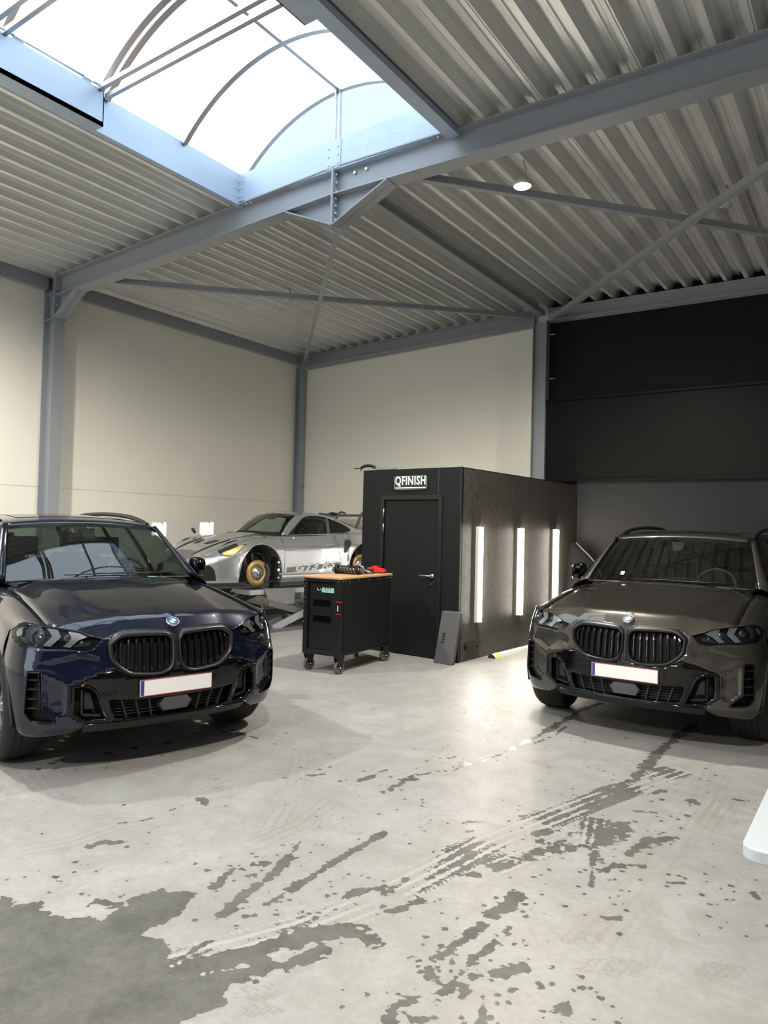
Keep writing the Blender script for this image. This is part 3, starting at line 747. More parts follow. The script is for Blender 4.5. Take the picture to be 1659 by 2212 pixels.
def build_floor():
    rs = np.random.RandomState(5)
    xs = np.concatenate([np.linspace(-10.6, -7.05, 10), np.arange(-7.0, 0.6, 0.0095), np.linspace(0.65, 1.45, 4)])
    ys = np.concatenate([np.linspace(-9.2, 1.35, 12), np.arange(1.4, 8.4, 0.0095), np.linspace(8.45, 11.9, 8)])
    X, Y = np.meshgrid(xs, ys, indexing='ij')
    def vnoise(sc, seed):
        r = np.random.RandomState(seed); n = int(24 * sc) + 4
        n = max(4, min(n, 3000)); g = r.rand(n, n).astype(np.float32)
        u = ((X + 11) * sc) % (n - 1); v = ((Y + 10) * sc) % (n - 1)
        i = u.astype(int); j = v.astype(int); a = u - i; b = v - j; a = a * a * (3 - 2 * a); b = b * b * (3 - 2 * b)
        return g[i, j] * (1 - a) * (1 - b) + g[i + 1, j] * a * (1 - b) + g[i, j + 1] * (1 - a) * b + g[i + 1, j + 1] * a * b - 0.5
    # ragged noise, stretched along the driving direction
    N1 = vnoise(3, 1); N2 = vnoise(9, 2); N3 = vnoise(26, 3); N4 = vnoise(60, 4)
    nz = N2 * 0.45 + N3 * 0.45 + N4 * 0.4
    wet = np.full(X.shape, -1.0, np.float32)
    # big patch: signed distance to the polygon
    P = WETPOLY; d = np.full(X.shape, 9.0); c = np.zeros(X.shape, bool)
    for k in range(len(P)):
        x1, y1 = P[k]; x2, y2 = P[k - 1]; dx, dy = x2 - x1, y2 - y1
        t = np.clip(((X - x1) * dx + (Y - y1) * dy) / (dx * dx + dy * dy), 0, 1)
        d = np.minimum(d, np.hypot(X - x1 - t * dx, Y - y1 - t * dy))
        if y1 != y2: c ^= ((y1 > Y) != (y2 > Y)) & (X < dx * (Y - y1) / dy + x1)
    sd = np.where(c, d, -d)
    wet = np.maximum(wet, sd + 0.10 * N1 + 0.07 * nz)
    def seg(pts, sel=None):
        best = np.full(X.shape, 9.0, np.float32); sgn = np.zeros(X.shape, np.float32); al = np.zeros(X.shape, np.float32); L = 0
        for (x1, y1), (x2, y2) in zip(pts[:-1], pts[1:]):
            dx, dy = x2 - x1, y2 - y1; l2 = dx * dx + dy * dy + 1e-9; l = math.sqrt(l2)
            t = np.clip(((X - x1) * dx + (Y - y1) * dy) / l2, 0, 1); ex, ey = X - x1 - t * dx, Y - y1 - t * dy
            dd = np.hypot(ex, ey); m = dd < best
            best = np.where(m, dd, best); sgn = np.where(m, (ex * dy - ey * dx) / l, sgn); al = np.where(m, L + t * l, al); L += l
        return best, sgn, al, L
    XS, YS = X, Y
    for pts, w_, n_ in STREAKS:
        x0 = min(p[0] for p in pts) - .35; x1 = max(p[0] for p in pts) + .35; y0 = min(p[1] for p in pts) - .35; y1 = max(p[1] for p in pts) + .35
        i0, i1 = np.searchsorted(xs, (x0, x1)); j0, j1 = np.searchsorted(ys, (y0, y1))
        if i1 - i0 < 2 or j1 - j0 < 2: continue
        X, Y = XS[i0:i1, j0:j1], YS[i0:i1, j0:j1]
        b, s, a, L = seg(pts)
        v = w_ * .85 - b + n_ * 2.3 * nz[i0:i1, j0:j1] + n_ * .6 * N1[i0:i1, j0:j1]
        wet[i0:i1, j0:j1] = np.maximum(wet[i0:i1, j0:j1], v)
        X, Y = XS, YS
    dr = list(DROPS)
    for pts, w_, n_ in STREAKS:        # spatter along each trail
        for _ in range(9):
            k = rs.randint(len(pts) - 1); t = rs.rand(); p = pts[k]; q = pts[k + 1]
            dr.append((p[0] + (q[0] - p[0]) * t + rs.randn() * .13, p[1] + (q[1] - p[1]) * t + rs.randn() * .13, .004 + .012 * rs.rand() ** 2))
    for _ in range(260): dr.append((-4.8 + 5.2 * rs.rand(), 1.8 + 5.4 * rs.rand(), .003 + .008 * rs.rand() ** 2))
    for x, y, r in dr:
        i0, i1 = np.searchsorted(xs, (x - r - .06, x + r + .06)); j0, j1 = np.searchsorted(ys, (y - r - .06, y + r + .06))
        if i1 - i0 < 2 or j1 - j0 < 2: continue
        v = r - np.hypot(XS[i0:i1, j0:j1] - x, YS[i0:i1, j0:j1] - y) + .5 * r * nz[i0:i1, j0:j1]
        wet[i0:i1, j0:j1] = np.maximum(wet[i0:i1, j0:j1], v)
    trk = np.zeros(X.shape, np.float32); dirt = np.zeros(X.shape, np.float32)
    for pts, w_, s_ in TRACKS:
        b, s, a, L = seg(pts)
        ins = np.clip((w_ - b) / .02, 0, 1) * np.clip(a / .1, 0, 1) * np.clip((L - a) / .15, 0, 1)
        rib = np.cos(s / w_ * PI * 4.2)
        chev = np.cos((a + np.abs(s) * .6) / .030 * 2 * PI)
        pat = np.where(np.abs(s) > w_ * .72, (chev > -.1) * 1.0, (rib > .35) * 1.0 - .3 * ((rib < -.3) & (chev > .3)))
        fade = .55 + .9 * np.clip(N1 + .35, 0, 1)
        trk += s_ * ins * pat * fade * .5
        dirt += ins * .16
        if s_ < 0:                    # damp tread: water squeezed out of the grooves
            wet = np.maximum(wet, np.where(ins > .5, (.5 - pat) * .012 + .055 * (N1 + .45 * nz) - .008, -1))
    for cx, cy, ax, ay, bx, by in PRINTS:
        D = ax * by - ay * bx
        u = ((X - cx) * by - (Y - cy) * bx) / D; v = (ax * (Y - cy) - ay * (X - cx)) / D
        al = math.hypot(ax, ay); bl = math.hypot(bx, by)
        ins = (u * u + v * v) < (1 + 1.6 * N1 + nz)
        hx = np.abs(np.sin((u * al + v * bl) / .023 * PI)) < .38; hy = np.abs(np.sin((u * al - v * bl) / .023 * PI)) < .38
        trk += (ins & (hx | hy)) * 1.0
    ni, nj = X.shape
    V = np.zeros((ni * nj, 3), np.float32); V[:, 0] = X.ravel(); V[:, 1] = Y.ravel()
    I, J = np.meshgrid(np.arange(ni - 1), np.arange(nj - 1), indexing='ij'); a = (I * nj + J).ravel()
    F = np.stack([a, a + nj, a + nj + 1, a + 1], 1).astype(np.int32)
    me = bpy.data.meshes.new('floor'); me.vertices.add(len(V)); me.vertices.foreach_set('co', V.ravel())
    me.loops.add(F.size); me.loops.foreach_set('vertex_index', F.ravel())
    me.polygons.add(len(F)); me.polygons.foreach_set('loop_start', np.arange(0, F.size, 4, dtype=np.int32)); me.polygons.foreach_set('loop_total', np.full(len(F), 4, np.int32))
    me.update(); me.validate()
    for nm, A in (('wet', wet), ('track', trk), ('dirt', dirt)):
        at = me.attributes.new(nm, 'FLOAT', 'POINT'); at.data.foreach_set('value', A.astype(np.float32).ravel())
    o = bpy.data.objects.new('floor', me); col.objects.link(o); struct(o)
    m, t, b = nt('concrete'); me.materials.append(m)
    N = t.nodes.new; Lk = t.links.new
    g = N('ShaderNodeNewGeometry')
    def attr(n): q = N('ShaderNodeAttribute'); q.attribute_name = n; return q.outputs['Fac']
    def noise(sc, det=6, rough=.6, dist=0.0):
        n = N('ShaderNodeTexNoise'); n.inputs['Scale'].default_value = sc; n.inputs['Detail'].default_value = det; n.inputs['Roughness'].default_value = rough; n.inputs['Distortion'].default_value = dist; Lk(g.outputs['Position'], n.inputs['Vector']); return n.outputs['Fac']
    def mr(x, a, b_, c=0.0, d_=1.0):
        q = N('ShaderNodeMapRange'); q.inputs[1].default_value = a; q.inputs[2].default_value = b_; q.inputs[3].default_value = c; q.inputs[4].default_value = d_; Lk(x, q.inputs[0]); return q.outputs[0]
    def mixc(f, a, b_):
        q = N('ShaderNodeMix'); q.data_type = 'RGBA'
        if isinstance(f, float): q.inputs[0].default_value = f
        else: Lk(f, q.inputs[0])
        for s_, c_ in ((6, a), (7, b_)):
            if isinstance(c_, tuple): q.inputs[s_].default_value = (*c_, 1)
            else: Lk(c_, q.inputs[s_])
        return q.outputs[2]
    def ma(op, a, b_):
        q = N('ShaderNodeMath'); q.operation = op
        for s_, c_ in ((0, a), (1, b_)):
            if isinstance(c_, (int, float)): q.inputs[s_].default_value = c_
            else: Lk(c_, q.inputs[s_])
        return q.outputs[0]
    base = mixc(mr(noise(.9, 7, .68, .6), .38, .62), (0.292, 0.292, 0.280), (0.378, 0.378, 0.370))
    base = mixc(mr(noise(3.6, 9, .72, 1.0), .44, .64, 0, .75), base, (0.267, 0.262, 0.245))
    base = mixc(mr(noise(30, 6, .7), .42, .62, 0, .30), base, (0.224, 0.224, 0.211))
    base = mixc(mr(attr('dirt'), 0, .5, 0, .35), base, (0.284, 0.271, 0.237))
    tr = attr('track')
    base = mixc(mr(tr, .12, .9, 0, .50), base, (.20, .20, .185))
    base = mixc(mr(ma('MULTIPLY', tr, -1.0), .1, .5, 0, .65), base, (0.447, 0.447, 0.439))
    wn = ma('ADD', attr('wet'), mr(noise(55, 3), .3, .7, -.006, .006))
    wm = mr(wn, -.0015, .0015)
    vo = N('ShaderNodeTexVoronoi'); vo.feature = 'DISTANCE_TO_EDGE'; vo.inputs['Scale'].default_value = 34; Lk(g.outputs['Position'], vo.inputs['Vector'])
    wetc = mixc(mr(noise(5, 9, .78), .38, .62), (0.105, 0.107, 0.097), (0.162, 0.163, 0.148))
    wetc = mixc(mr(vo.outputs['Distance'], 0, .03, .22, 0), wetc, (.08, .08, .075))
    base = mixc(mr(wn, -.05, 0, 0, .14), base, (0.189, 0.189, 0.176))
    colr = mixc(wm, base, wetc)
    Lk(colr, b.inputs['Base Color'])
    rg = mr(noise(6, 5), .3, .7, .42, .54)
    q = N('ShaderNodeMix'); q.data_type = 'FLOAT'; Lk(wm, q.inputs[0]); Lk(rg, q.inputs[2]); q.inputs[3].default_value = .20; Lk(q.outputs[0], b.inputs['Roughness'])
    bp = N('ShaderNodeBump'); bp.inputs['Strength'].default_value = .18; bp.inputs['Distance'].default_value = .004
    Lk(noise(24, 7), bp.inputs['Height']); Lk(bp.outputs[0], b.inputs['Normal'])
build_floor()
m = MB(); m.box(-10.6, 1.45, -9.2, 11.9, -.12, -.004); struct(m.build('floor_slab', 'liner_grey'))
# ================================================================ booth
def text_mesh(s, size, mode='FRONT', bevel=0.0, extrude=0.0, shear=0.0, offset=0.0, space=1.0):
    cu = bpy.data.curves.new('t', 'FONT'); cu.body = s; cu.size = size; cu.fill_mode = mode if bevel == 0 else 'NONE'
    cu.bevel_depth = bevel; cu.extrude = extrude; cu.shear = shear; cu.offset = offset; cu.space_character = space; cu.bevel_resolution = 1
    cu.align_x = 'CENTER'; cu.align_y = 'CENTER'; cu.resolution_u = 3
    o = bpy.data.objects.new('t', cu); col.objects.link(o)
    bpy.context.view_layer.update()
    me = bpy.data.meshes.new_from_object(o.evaluated_get(bpy.context.evaluated_depsgraph_get()))
    bpy.data.objects.remove(o); bpy.data.curves.remove(cu)
    vs = [tuple(v.co) for v in me.vertices]; fs = [tuple(p.vertices) for p in me.polygons]
    bpy.data.meshes.remove(me)
    return vs, fs
BX = empty('detailing_booth', (-4.335, 7.913, 0), -0.0507, 'black box-shaped booth with a door, built against the charcoal back wall', 'booth')
BW, BL, BH, T = -1.585, 3.62, 2.436, 0.06
m = MB(); m.box(BW, -1.205, 0, T, 0, BH); m.box(-0.33, 0, 0, T, 0, BH); m.box(-1.205, -0.33, 0, T, 2.05, BH)
m.build('front_panel', 'booth_black', BX)
m = MB(); m.box(-T, 0, T, BL, 0, BH); m.build('side_panel', 'booth_board', BX)
m = MB(); m.box(BW, BW + T, T, BL, 0, BH); m.build('side_panel', 'booth_black', BX)
m = MB(); m.box(BW, 0, 0, BL, BH, BH + 0.012); m.build('roof_panel', 'booth_black', BX)
m = MB(); m.box(-0.004, 0.008, -0.008, 0.02, 0, BH + 0.014); m.build('corner_strip', 'trim_black', BX)
m = MB(); m.box(-1.265, -1.205, -0.014, 0.02, 0, 2.10); m.box(-0.33, -0.27, -0.014, 0.02, 0, 2.10); m.box(-1.205, -0.33, -0.014, 0.02, 2.04, 2.10)
m.build('door_frame', 'satin_black', BX)
d = MB(); d.box(-1.198, -0.337, 0.010, 0.05, 0.01, 2.028)
d = d.build('door', 'booth_black', BX, bevel=0.002)
for z in (1.87, 1.665):
    m = MB(); m.cyl((-1.208, -0.012, z - 0.055), (-1.208, -0.012, z + 0.055), 0.009, 10); m.build('hinge', 'brushed_steel', d)
m = MB(); m.lathe([(0.0005, -0.008), (0.026, -0.008), (0.028, 0.0), (0.028, 0.012)], 20, (-0.41, 0, 1.058), 'y')
m.tube([(-0.41, -0.0, 1.058), (-0.41, -0.05, 1.058), (-0.43, -0.058, 1.058), (-0.57, -0.058, 1.060)], 0.0105, 10)
m.build('door_handle', 'brushed_steel', d)
m = MB(); m.lathe([(0.0005, -0.003), (0.02, -0.003), (0.022, 0.010)], 16, (-0.425, 0, 0.945), 'y'); m.build('lock_rose', 'satin_black', d)
m = MB(); m.cbox((-0.425, -0.005, 0.95), (0.012, 0.004, 0.012)); m.build('key_cylinder', 'brushed_steel', d)
m = MB(); m.box(-0.338, -0.336, -0.0015, 0, 2.11, BH); m.build('panel_seam', 'liner_grey', BX)
# lit sign
sg = empty('neon_sign', (-4.335 + math.cos(-0.0507) * -0.77, 7.913 - math.sin(-0.0507) * 0.77 * 1.0 - 0.012, 2.262), -0.0507, 'white lettered sign reading QFINISH above the booth door', 'sign')
m = MB()
def rrect(x0, x1, z0, z1, r, n=5):
    p = []
    for cx_, cz_, a0 in ((x1 - r, z1 - r, 0), (x0 + r, z1 - r, 90), (x0 + r, z0 + r, 180), (x1 - r, z0 + r, 270)):
        for k in range(n + 1):
            a = math.radians(a0 + 90 * k / n); p.append((cx_ + r * math.cos(a), cz_ + r * math.sin(a)))
    return p
m.prism(rrect(-0.262, 0.262, -0.085, 0.085, 0.03), lambda u, v: (u, 0.0, v), lambda u, v: (u, -0.006, v))
m.build('back_plate', 'gloss_black', sg)
m = MB(); m.tube([(u, -0.008, v) for u, v in rrect(-0.262, 0.262, -0.085, 0.085, 0.03)], 0.0022, 6, closed=True); m.build('outline', 'cream_plastic', sg)
vs, fs = text_mesh('QFINISH', 0.165, bevel=0.0022, offset=0.0, space=1.12)
xs = [v[0] for v in vs]; sx = 0.485 / (max(xs) - min(xs)); x0 = (max(xs) + min(xs)) / 2
ys_ = [v[1] for v in vs]; y0 = (max(ys_) + min(ys_)) / 2
m = MB(); m.add([((v[0] - x0) * sx, -0.014 + v[2], (v[1] - y0) * 0.95 + 0.018) for v in vs], fs)
vs2, fs2 = text_mesh('QFINISH', 0.165, bevel=0.0015, offset=-0.006, space=1.12)
m.add([((v[0] - x0) * sx, -0.014 + v[2], (v[1] - y0) * 0.95 + 0.018) for v in vs2], fs2)
m.build('letters', 'neon_white', sg, recalc=False)
m = MB(); m.cyl((-0.24, -0.013, -0.066), (0.24, -0.013, -0.066), 0.0055, 8); m.build('underline', 'neon_white', sg)
for sx_ in (-1, 1):
    for sz in (-1, 1):
        m = MB(); m.cyl((sx_ * 0.235, 0.006, sz * 0.066), (sx_ * 0.235, -0.012, sz * 0.066), 0.005, 8); m.build('stand_off', 'bolt', sg)
# led bars on the booth side
def on_booth(x, y, z):
    c, s = math.cos(-0.0507), math.sin(-0.0507)
    return (-4.335 + x * c - y * s, 7.913 + x * s + y * c, z)
for y, lb in ((0.43, 'vertical LED bar nearest to the booth corner'), (1.585, 'middle one of the three vertical LED bars on the booth side'), (2.765, 'farthest vertical LED bar on the booth side, beside the leaning dark panel')):
    o = empty('led_bar', on_booth(0.0, y, 0.47), -0.0507, lb, 'lamp', 'vertical LED bars on the booth')
    m = MB(); m.box(0.001, 0.045, -0.052, -0.018, 0, 1.235); m.build('housing', 'cream_plastic', o, bevel=0.003)
    m = MB(); m.cyl((0.045, 0.015, 0.012), (0.045, 0.015, 1.223), 0.027, 16); m.build('tube', 'led_tube', o)
    m = MB(); m.box(0.001, 0.010, 0.0, 0.03, 0.012, 1.223); m.build('tube_backing', 'cream_plastic', o)
    for z in (0, 1.223):
        m = MB(); m.box(0.001, 0.072, -0.018, 0.045, z, z + 0.012); m.build('end_cap', 'cream_plastic', o)
# dimmer unseen bars, added on the hidden side to light the lifted car
for y, lb in ((0.43, 'LED bar on the hidden booth side, nearest the door'), (1.585, 'LED bar in the middle of the hidden booth side'), (2.765, 'LED bar on the hidden booth side, nearest the back wall')):
    o = empty('led_bar', on_booth(BW, y, 0.47), -0.0507 + PI, lb, 'lamp', 'vertical LED bars on the booth')
    m = MB(); m.box(0.001, 0.045, -0.052, -0.018, 0, 1.235); m.build('housing', 'cream_plastic', o, bevel=0.003)
    m = MB(); m.cyl((0.045, 0.015, 0.012), (0.045, 0.015, 1.223), 0.027, 16); m.build('tube', 'led_tube_dim', o)
# socket strip low on the side
o = empty('socket_strip', on_booth(0, 0.31, 0.175), -0.0507, 'black socket block low on the booth side near the corner', 'socket')
m = MB(); m.box(0.0005, 0.03, -0.165, 0.165, -0.036, 0.036); m.build('body', 'satin_black', o, bevel=0.006)
for k in range(4):
    m = MB(); m.box(0.03, 0.042, -0.155 + k * 0.08, -0.088 + k * 0.08, -0.03, 0.03); m.build('lid', 'trim_black', o, bevel=0.004)
# led tube lying on the floor
o = empty('floor_tube', on_booth(0.14, 0.61, 0), -0.0507, 'long pale tube light lying on the floor along the booth', 'lamp')
m = MB(); m.prism([(-0.055, 0.0), (0.055, 0.0), (0.035, 0.035), (0.0, 0.055), (-0.035, 0.035)], lambda u, v: (u, 0, v), lambda u, v: (u + 0.0, 2.2, v)); m.build('body', 'cream_plastic', o)
m = MB(); m.prism([(-0.057, 0.0), (0.057, 0.0), (0.037, 0.037), (0.0, 0.057), (-0.037, 0.037)], lambda u, v: (u, 0.06, v), lambda u, v: (u, 0.15, v)); m.build('label', 'yellow_label', o)
m = MB(); m.prism([(-0.058, 0.0), (0.058, 0.0), (0.038, 0.038), (0.0, 0.058), (-0.038, 0.038)], lambda u, v: (u, -0.012, v), lambda u, v: (u, 0.0, v)); m.build('end_cap', 'trim_black', o)
# grey foam pad
o = empty('kneeling_pad', on_booth(-0.095, -0.16, 0), -0.02, 'grey foam kneeling pad leaning on the booth beside the door', 'pad')
m = MB(); m.prism(rrect(-0.135, 0.135, 0.0, 0.66, 0.02), lambda u, v: (u + v * 0.06, -0.03 + v * 0.17, v * 0.97), lambda u, v: (u + v * 0.06, 0.03 + v * 0.17, v * 0.97 + 0.0))
m.build('foam', 'foam_grey', o, bevel=0.008)
for k in range(4):
    a = 0.255 + k * 0.035
    m = MB(); m.prism([(-0.075, a), (-0.035, a + 0.004), (-0.03, a + 0.028), (-0.07, a + 0.024)], lambda u, v: (u + v * 0.06, -0.0315 + v * 0.17, v * 0.97), lambda u, v: (u + v * 0.06, -0.028 + v * 0.17, v * 0.97))
    m.build('logo_mark', 'void_black', o)
# jointed black arm lying on the booth roof corner
o = empty('support_arm', on_booth(-1.30, 0.07, BH + 0.012), -0.0507, 'black jointed arm lying on the booth roof, its thin tip sticking out left', 'tool')
m = MB(); m.tube([(-0.50, -0.02, 0.038), (-0.34, -0.02, 0.040)], 0.006, 8); m.tube([(-0.375, -0.02, 0.04), (-0.375, -0.02, 0.003)], 0.007, 8); m.build('tip_rod', 'satin_black', o)
m = MB(); m.tube(cr([(-0.37, -0.02, 0.042), (-0.30, -0.02, 0.068), (-0.20, -0.01, 0.066), (-0.13, 0, 0.040)], 5), 0.02, 10, rads=None); m.build('curved_link', 'satin_black', o)
m = MB(); m.tube(cr([(-0.13, 0, 0.045), (-0.09, 0, 0.018), (0.0, 0.01, 0.016), (0.12, 0.03, 0.018), (0.2, 0.03, 0.017)], 4), 0.015, 8); m.build('flat_link', 'part_steel', o)
# dark curved panel leaning in the corner behind
o = empty('body_panel', (-3.93, 10.95, 0), 0, 'dark curved bodywork panel leaning between the booth and the bronze car', 'panel')
m = MB(); rows = []
prof = [(-0.235, 0.0, 0.66), (-0.235, 0.5, 0.66), (-0.232, 0.9, 0.62), (-0.230, 1.18, 0.48), (-0.228, 1.30, 0.36), (-0.226, 1.40, 0.24), (-0.222, 1.50, 0.12)]
for x0, z, wd in prof:
    rows.append([(x0 + wd * t, 0.05 * math.sin(PI * t) * -0.8 + 0.26 * (z / 1.5) , z) for t in (0, 0.15, 0.3, 0.5, 0.7, 0.85, 1.0)])
m.grid(rows); m.build('skin', 'fender_dark', o, solid=0.012)
m = MB(); m.tube([(r[-1][0], r[-1][1] - 0.01, r[-1][2]) for r in rows], 0.012, 6); m.build('edge_fold', 'foam_grey', o)

# ================================================================ tool cart
CA = empty('tool_cart', (-5.027, 6.41, 0), 0.0796, 'black tool cart on castors with a wooden top, in front of the booth', 'cart')
X0, X1, Y0, Y1, ZB_, ZT = -0.485, 0.035, -0.045, 1.09, 0.195, 1.062
m = MB(); m.box(X0, X1 , Y0 + 0.03, Y1, ZB_, ZT); m.build('body', 'satin_black', CA, bevel=0.01)
m = MB(); m.box(X0, X0 + 0.06, Y0, Y0 + 0.03, ZB_, ZT); m.box(X1 - 0.085, X1, Y0, Y0 + 0.03, ZB_, ZT); m.box(X0 + 0.06, X1 - 0.085, Y0, Y0 + 0.03, ZB_, ZB_ + 0.055); m.box(X0 + 0.06, X1 - 0.085, Y0, Y0 + 0.03, ZT - 0.035, ZT)
m.build('front_frame', 'satin_black', CA, bevel=0.004)
m = MB(); m.box(X1, X1 + 0.008, Y0 + 0.06, Y1 - 0.03, ZB_ + 0.035, ZT - 0.03); m.build('side_panel', 'matt_black', CA, bevel=0.003)
m = MB(); m.box(X0 - 0.01, X1 + 0.012, Y0 - 0.008, Y1 + 0.012, ZT, ZT + 0.028); m.build('wooden_top', 'wood_top', CA, bevel=0.006)
for z, wd in ((0.765, 0.24), (0.582, 0.25)):
    m = MB(); m.box(-0.365, -0.365 + wd, Y0 + 0.012, Y0 + 0.03, z - 0.006, z + 0.006); m.box(-0.36, -0.36 + wd - 0.01, Y0 + 0.026, Y0 + 0.031, z + 0.01, z + 0.055); m.build('slot_lip', 'gloss_black', CA)
m = MB()
for k in range(6): m.cyl((-0.355 + 0.045 * k, Y0 + 0.030, 0.835), (-0.355 + 0.045 * k, Y0 + 0.026, 0.835), 0.006, 8)
for k in range(5): m.cyl((-0.355 + 0.045 * k, Y0 + 0.030, 0.50), (-0.355 + 0.045 * k, Y0 + 0.026, 0.50), 0.006, 8)
for z in (0.645, 0.535, 0.49):
    for x in (-0.10, -0.075): m.cyl((x, Y0 + 0.030, z), (x, Y0 + 0.026, z), 0.006, 8)
m.build('peg_hole', 'void_black', CA)['kind'] = 'stuff'
# maker's badge: a white flourish and teal block letters
m = MB(); m.tube([(-0.31, Y0 + 0.024, 0.955), (-0.305, Y0 + 0.024, 0.935), (-0.29, Y0 + 0.024, 0.925), (-0.265, Y0 + 0.024, 0.93), (-0.262, Y0 + 0.024, 0.95)], 0.0035, 6)
m.build('badge_flourish', 'white_plate', CA)
for k, (a, b) in enumerate(((-0.245, -0.195), (-0.19, -0.165), (-0.16, -0.125), (-0.12, -0.075))):
    m = MB(); m.box(a, b, Y0 + 0.022, Y0 + 0.0295, 0.905, 0.945 + 0.01 * (k % 2)); m.box(a + 0.008, b - 0.006, Y0 + 0.020, Y0 + 0.0295, 0.947, 0.962); m.build('badge_letter', 'brand_teal', CA)
for z in (0.812, 0.672):
    m = MB(); m.box(X1 - 0.07, X1 + 0.0015, Y0 - 0.0015, Y0 + 0.02, z - 0.004, z + 0.004); m.build('red_band', 'red_line', CA)
m = MB(); m.box(X1 - 0.045, X1 - 0.033, Y0 - 0.0015, Y0, 0.71, 0.77); m.build('badge_text', 'white_plate', CA)
for z in (0.802, 0.662):
    m = MB(); m.box(X1 - 0.004, X1 + 0.006, Y1 - 0.02, Y1 + 0.004, z - 0.004, z + 0.004); m.build('hinge_band', 'brushed_steel', CA)
for (x, y) in [(X1 + 0.001, yy) for yy in (-0.02, 0.03, 0.12, 0.32, 0.55, 0.78, 0.97, 1.03, 1.075)]:
    m = MB(); m.cyl((x, y, ZT - 0.02), (x + 0.008, y, ZT - 0.02), 0.006, 8); m.build('screw', 'bolt', CA)
for (x, z) in ((-0.465, ZT - 0.02), (0.0, ZT - 0.02), (-0.455, 0.99), (-0.47, 0.96), (-0.47, 0.92), (-0.47, 0.84), (-0.47, 0.78), (-0.475, 0.68), (-0.475, 0.56)):
    m = MB(); m.cyl((x, Y0, z), (x, Y0 - 0.006, z), 0.006, 8); m.build('screw', 'bolt', CA)
def castor(x, y, rot):
    c = empty('castor', (x, y, 0)); c.parent = CA; c.rotation_euler = (0, 0, rot)
    m = MB()
    for s in (-1, 1):
        m.prism([(-0.05, 0.195), (0.07, 0.195), (0.03, 0.05), (-0.005, 0.05)], lambda u, v: (s * 0.024, u - 0.01, v), lambda u, v: (s * 0.028, u - 0.01, v))
    m.box(-0.03, 0.03, -0.055, 0.06, 0.185, 0.197); m.build('fork', 'satin_black', c)
    m = MB(); m.lathe([(0.050, -0.020), (0.067, -0.018), (0.071, -0.009), (0.071, 0.009), (0.067, 0.018), (0.050, 0.020)], 28, (0, 0, 0.071), 'x', close=True); m.build('tyre', 'wheel_rubber', c)
    m = MB(); m.lathe([(0.0005, -0.014), (0.016, -0.014), (0.018, -0.009), (0.040, -0.009), (0.051, -0.014), (0.051, 0.014), (0.040, 0.009), (0.018, 0.009), (0.016, 0.014), (0.0005, 0.014)], 28, (0, 0, 0.071), 'x'); m.build('hub', 'rim_grey', c)
    m = MB()
    for k in range(5):
        a = 2 * PI * k / 5; m.cbox((0.0, 0.028 * math.cos(a), 0.071 + 0.028 * math.sin(a)), (0.022, 0.011, 0.011))
    m.build('hub_recess', 'void_black', c)
    m = MB(); m.cyl((-0.034, 0, 0.071), (0.034, 0, 0.071), 0.008, 8); m.build('axle', 'bolt', c)
castor(-0.43, 0.02, -0.30); castor(0.0, 0.0, -0.25); castor(0.005, 1.02, -0.45); castor(-0.43, 1.02, 0.9)
def on_cart(x, y, z):
    c, s = math.cos(0.0796), math.sin(0.0796)
    return (-5.027 + x * c - y * s, 6.41 + x * s + y * c, z)
ZC = ZT + 0.028
# corrugated black hose coil / spring strut lying on the cart
o = empty('spring_strut', on_cart(-0.26, 0.50, ZC), 0.12, 'dark coil spring strut lying on the cart top', 'car part')
m = MB(); pts = []
for i in range(7 * 16 + 1):
    a = 2 * PI * i / 16; pts.append((-0.13 + 0.30 * i / 112, 0.045 * math.cos(a), 0.055 + 0.045 * math.sin(a)))
m.tube(pts, 0.009, 6); m.build('coil', 'satin_black', o)
m = MB(); m.cyl((-0.19, 0, 0.045), (0.22, 0, 0.055), 0.026, 14); m.build('damper', 'part_steel', o)
for x, r in ((-0.135, 0.055), (0.17, 0.055), (0.205, 0.04)):
    m = MB(); m.lathe([(0.0005, -0.008), (r, -0.008), (r, 0.008), (0.0005, 0.008)], 20, (x, 0, 0.055), 'x'); m.build('spring_seat', 'satin_black', o)
o = empty('wheel_carrier', on_cart(-0.13, 0.62, ZC), 0.4, 'cast dark hub carrier with bolts beside the coil spring', 'car part')
m = MB(); m.lathe([(0.025, -0.02), (0.05, -0.02), (0.055, 0.01), (0.03, 0.02)], 20, (0, 0, 0.055), 'y', close=True); m.tube([(0.04, 0, 0.05), (0.10, 0.02, 0.03), (0.14, 0.03, 0.014)], 0.013, 8); m.tube([(-0.03, 0, 0.09), (-0.06, 0.0, 0.12), (-0.02, 0.02, 0.13)], 0.011, 8); m.build('casting', 'part_steel', o)
for k in range(5):
    a = 2 * PI * k / 5; m = MB(); m.cyl((0.04 * math.cos(a), -0.02, 0.055 + 0.04 * math.sin(a)), (0.04 * math.cos(a), -0.035, 0.055 + 0.04 * math.sin(a)), 0.007, 6); m.build('stud', 'bolt', o)
o = empty('black_grinder', on_cart(-0.12, 0.765, ZC), 1.0, 'flat black power tool lying between the strut and the red tool', 'tool')
m = MB(); m.tube([(-0.09, 0, 0.022), (-0.04, 0, 0.03), (0.03, 0, 0.03), (0.07, 0.0, 0.020)], 0.024, 10, rads=[0.015, 0.029, 0.027, 0.018]); m.build('handle', 'satin_black', o)
m = MB(); m.lathe([(0.0005, 0.0), (0.03, 0.0), (0.03, 0.022), (0.0005, 0.03)], 16, (0.07, 0.01, 0)); m.build('head', 'rubber', o)
o = empty('red_charger', on_cart(-0.13, 0.985, ZC), 0.25, 'red plastic battery tool at the far end of the cart top', 'tool')
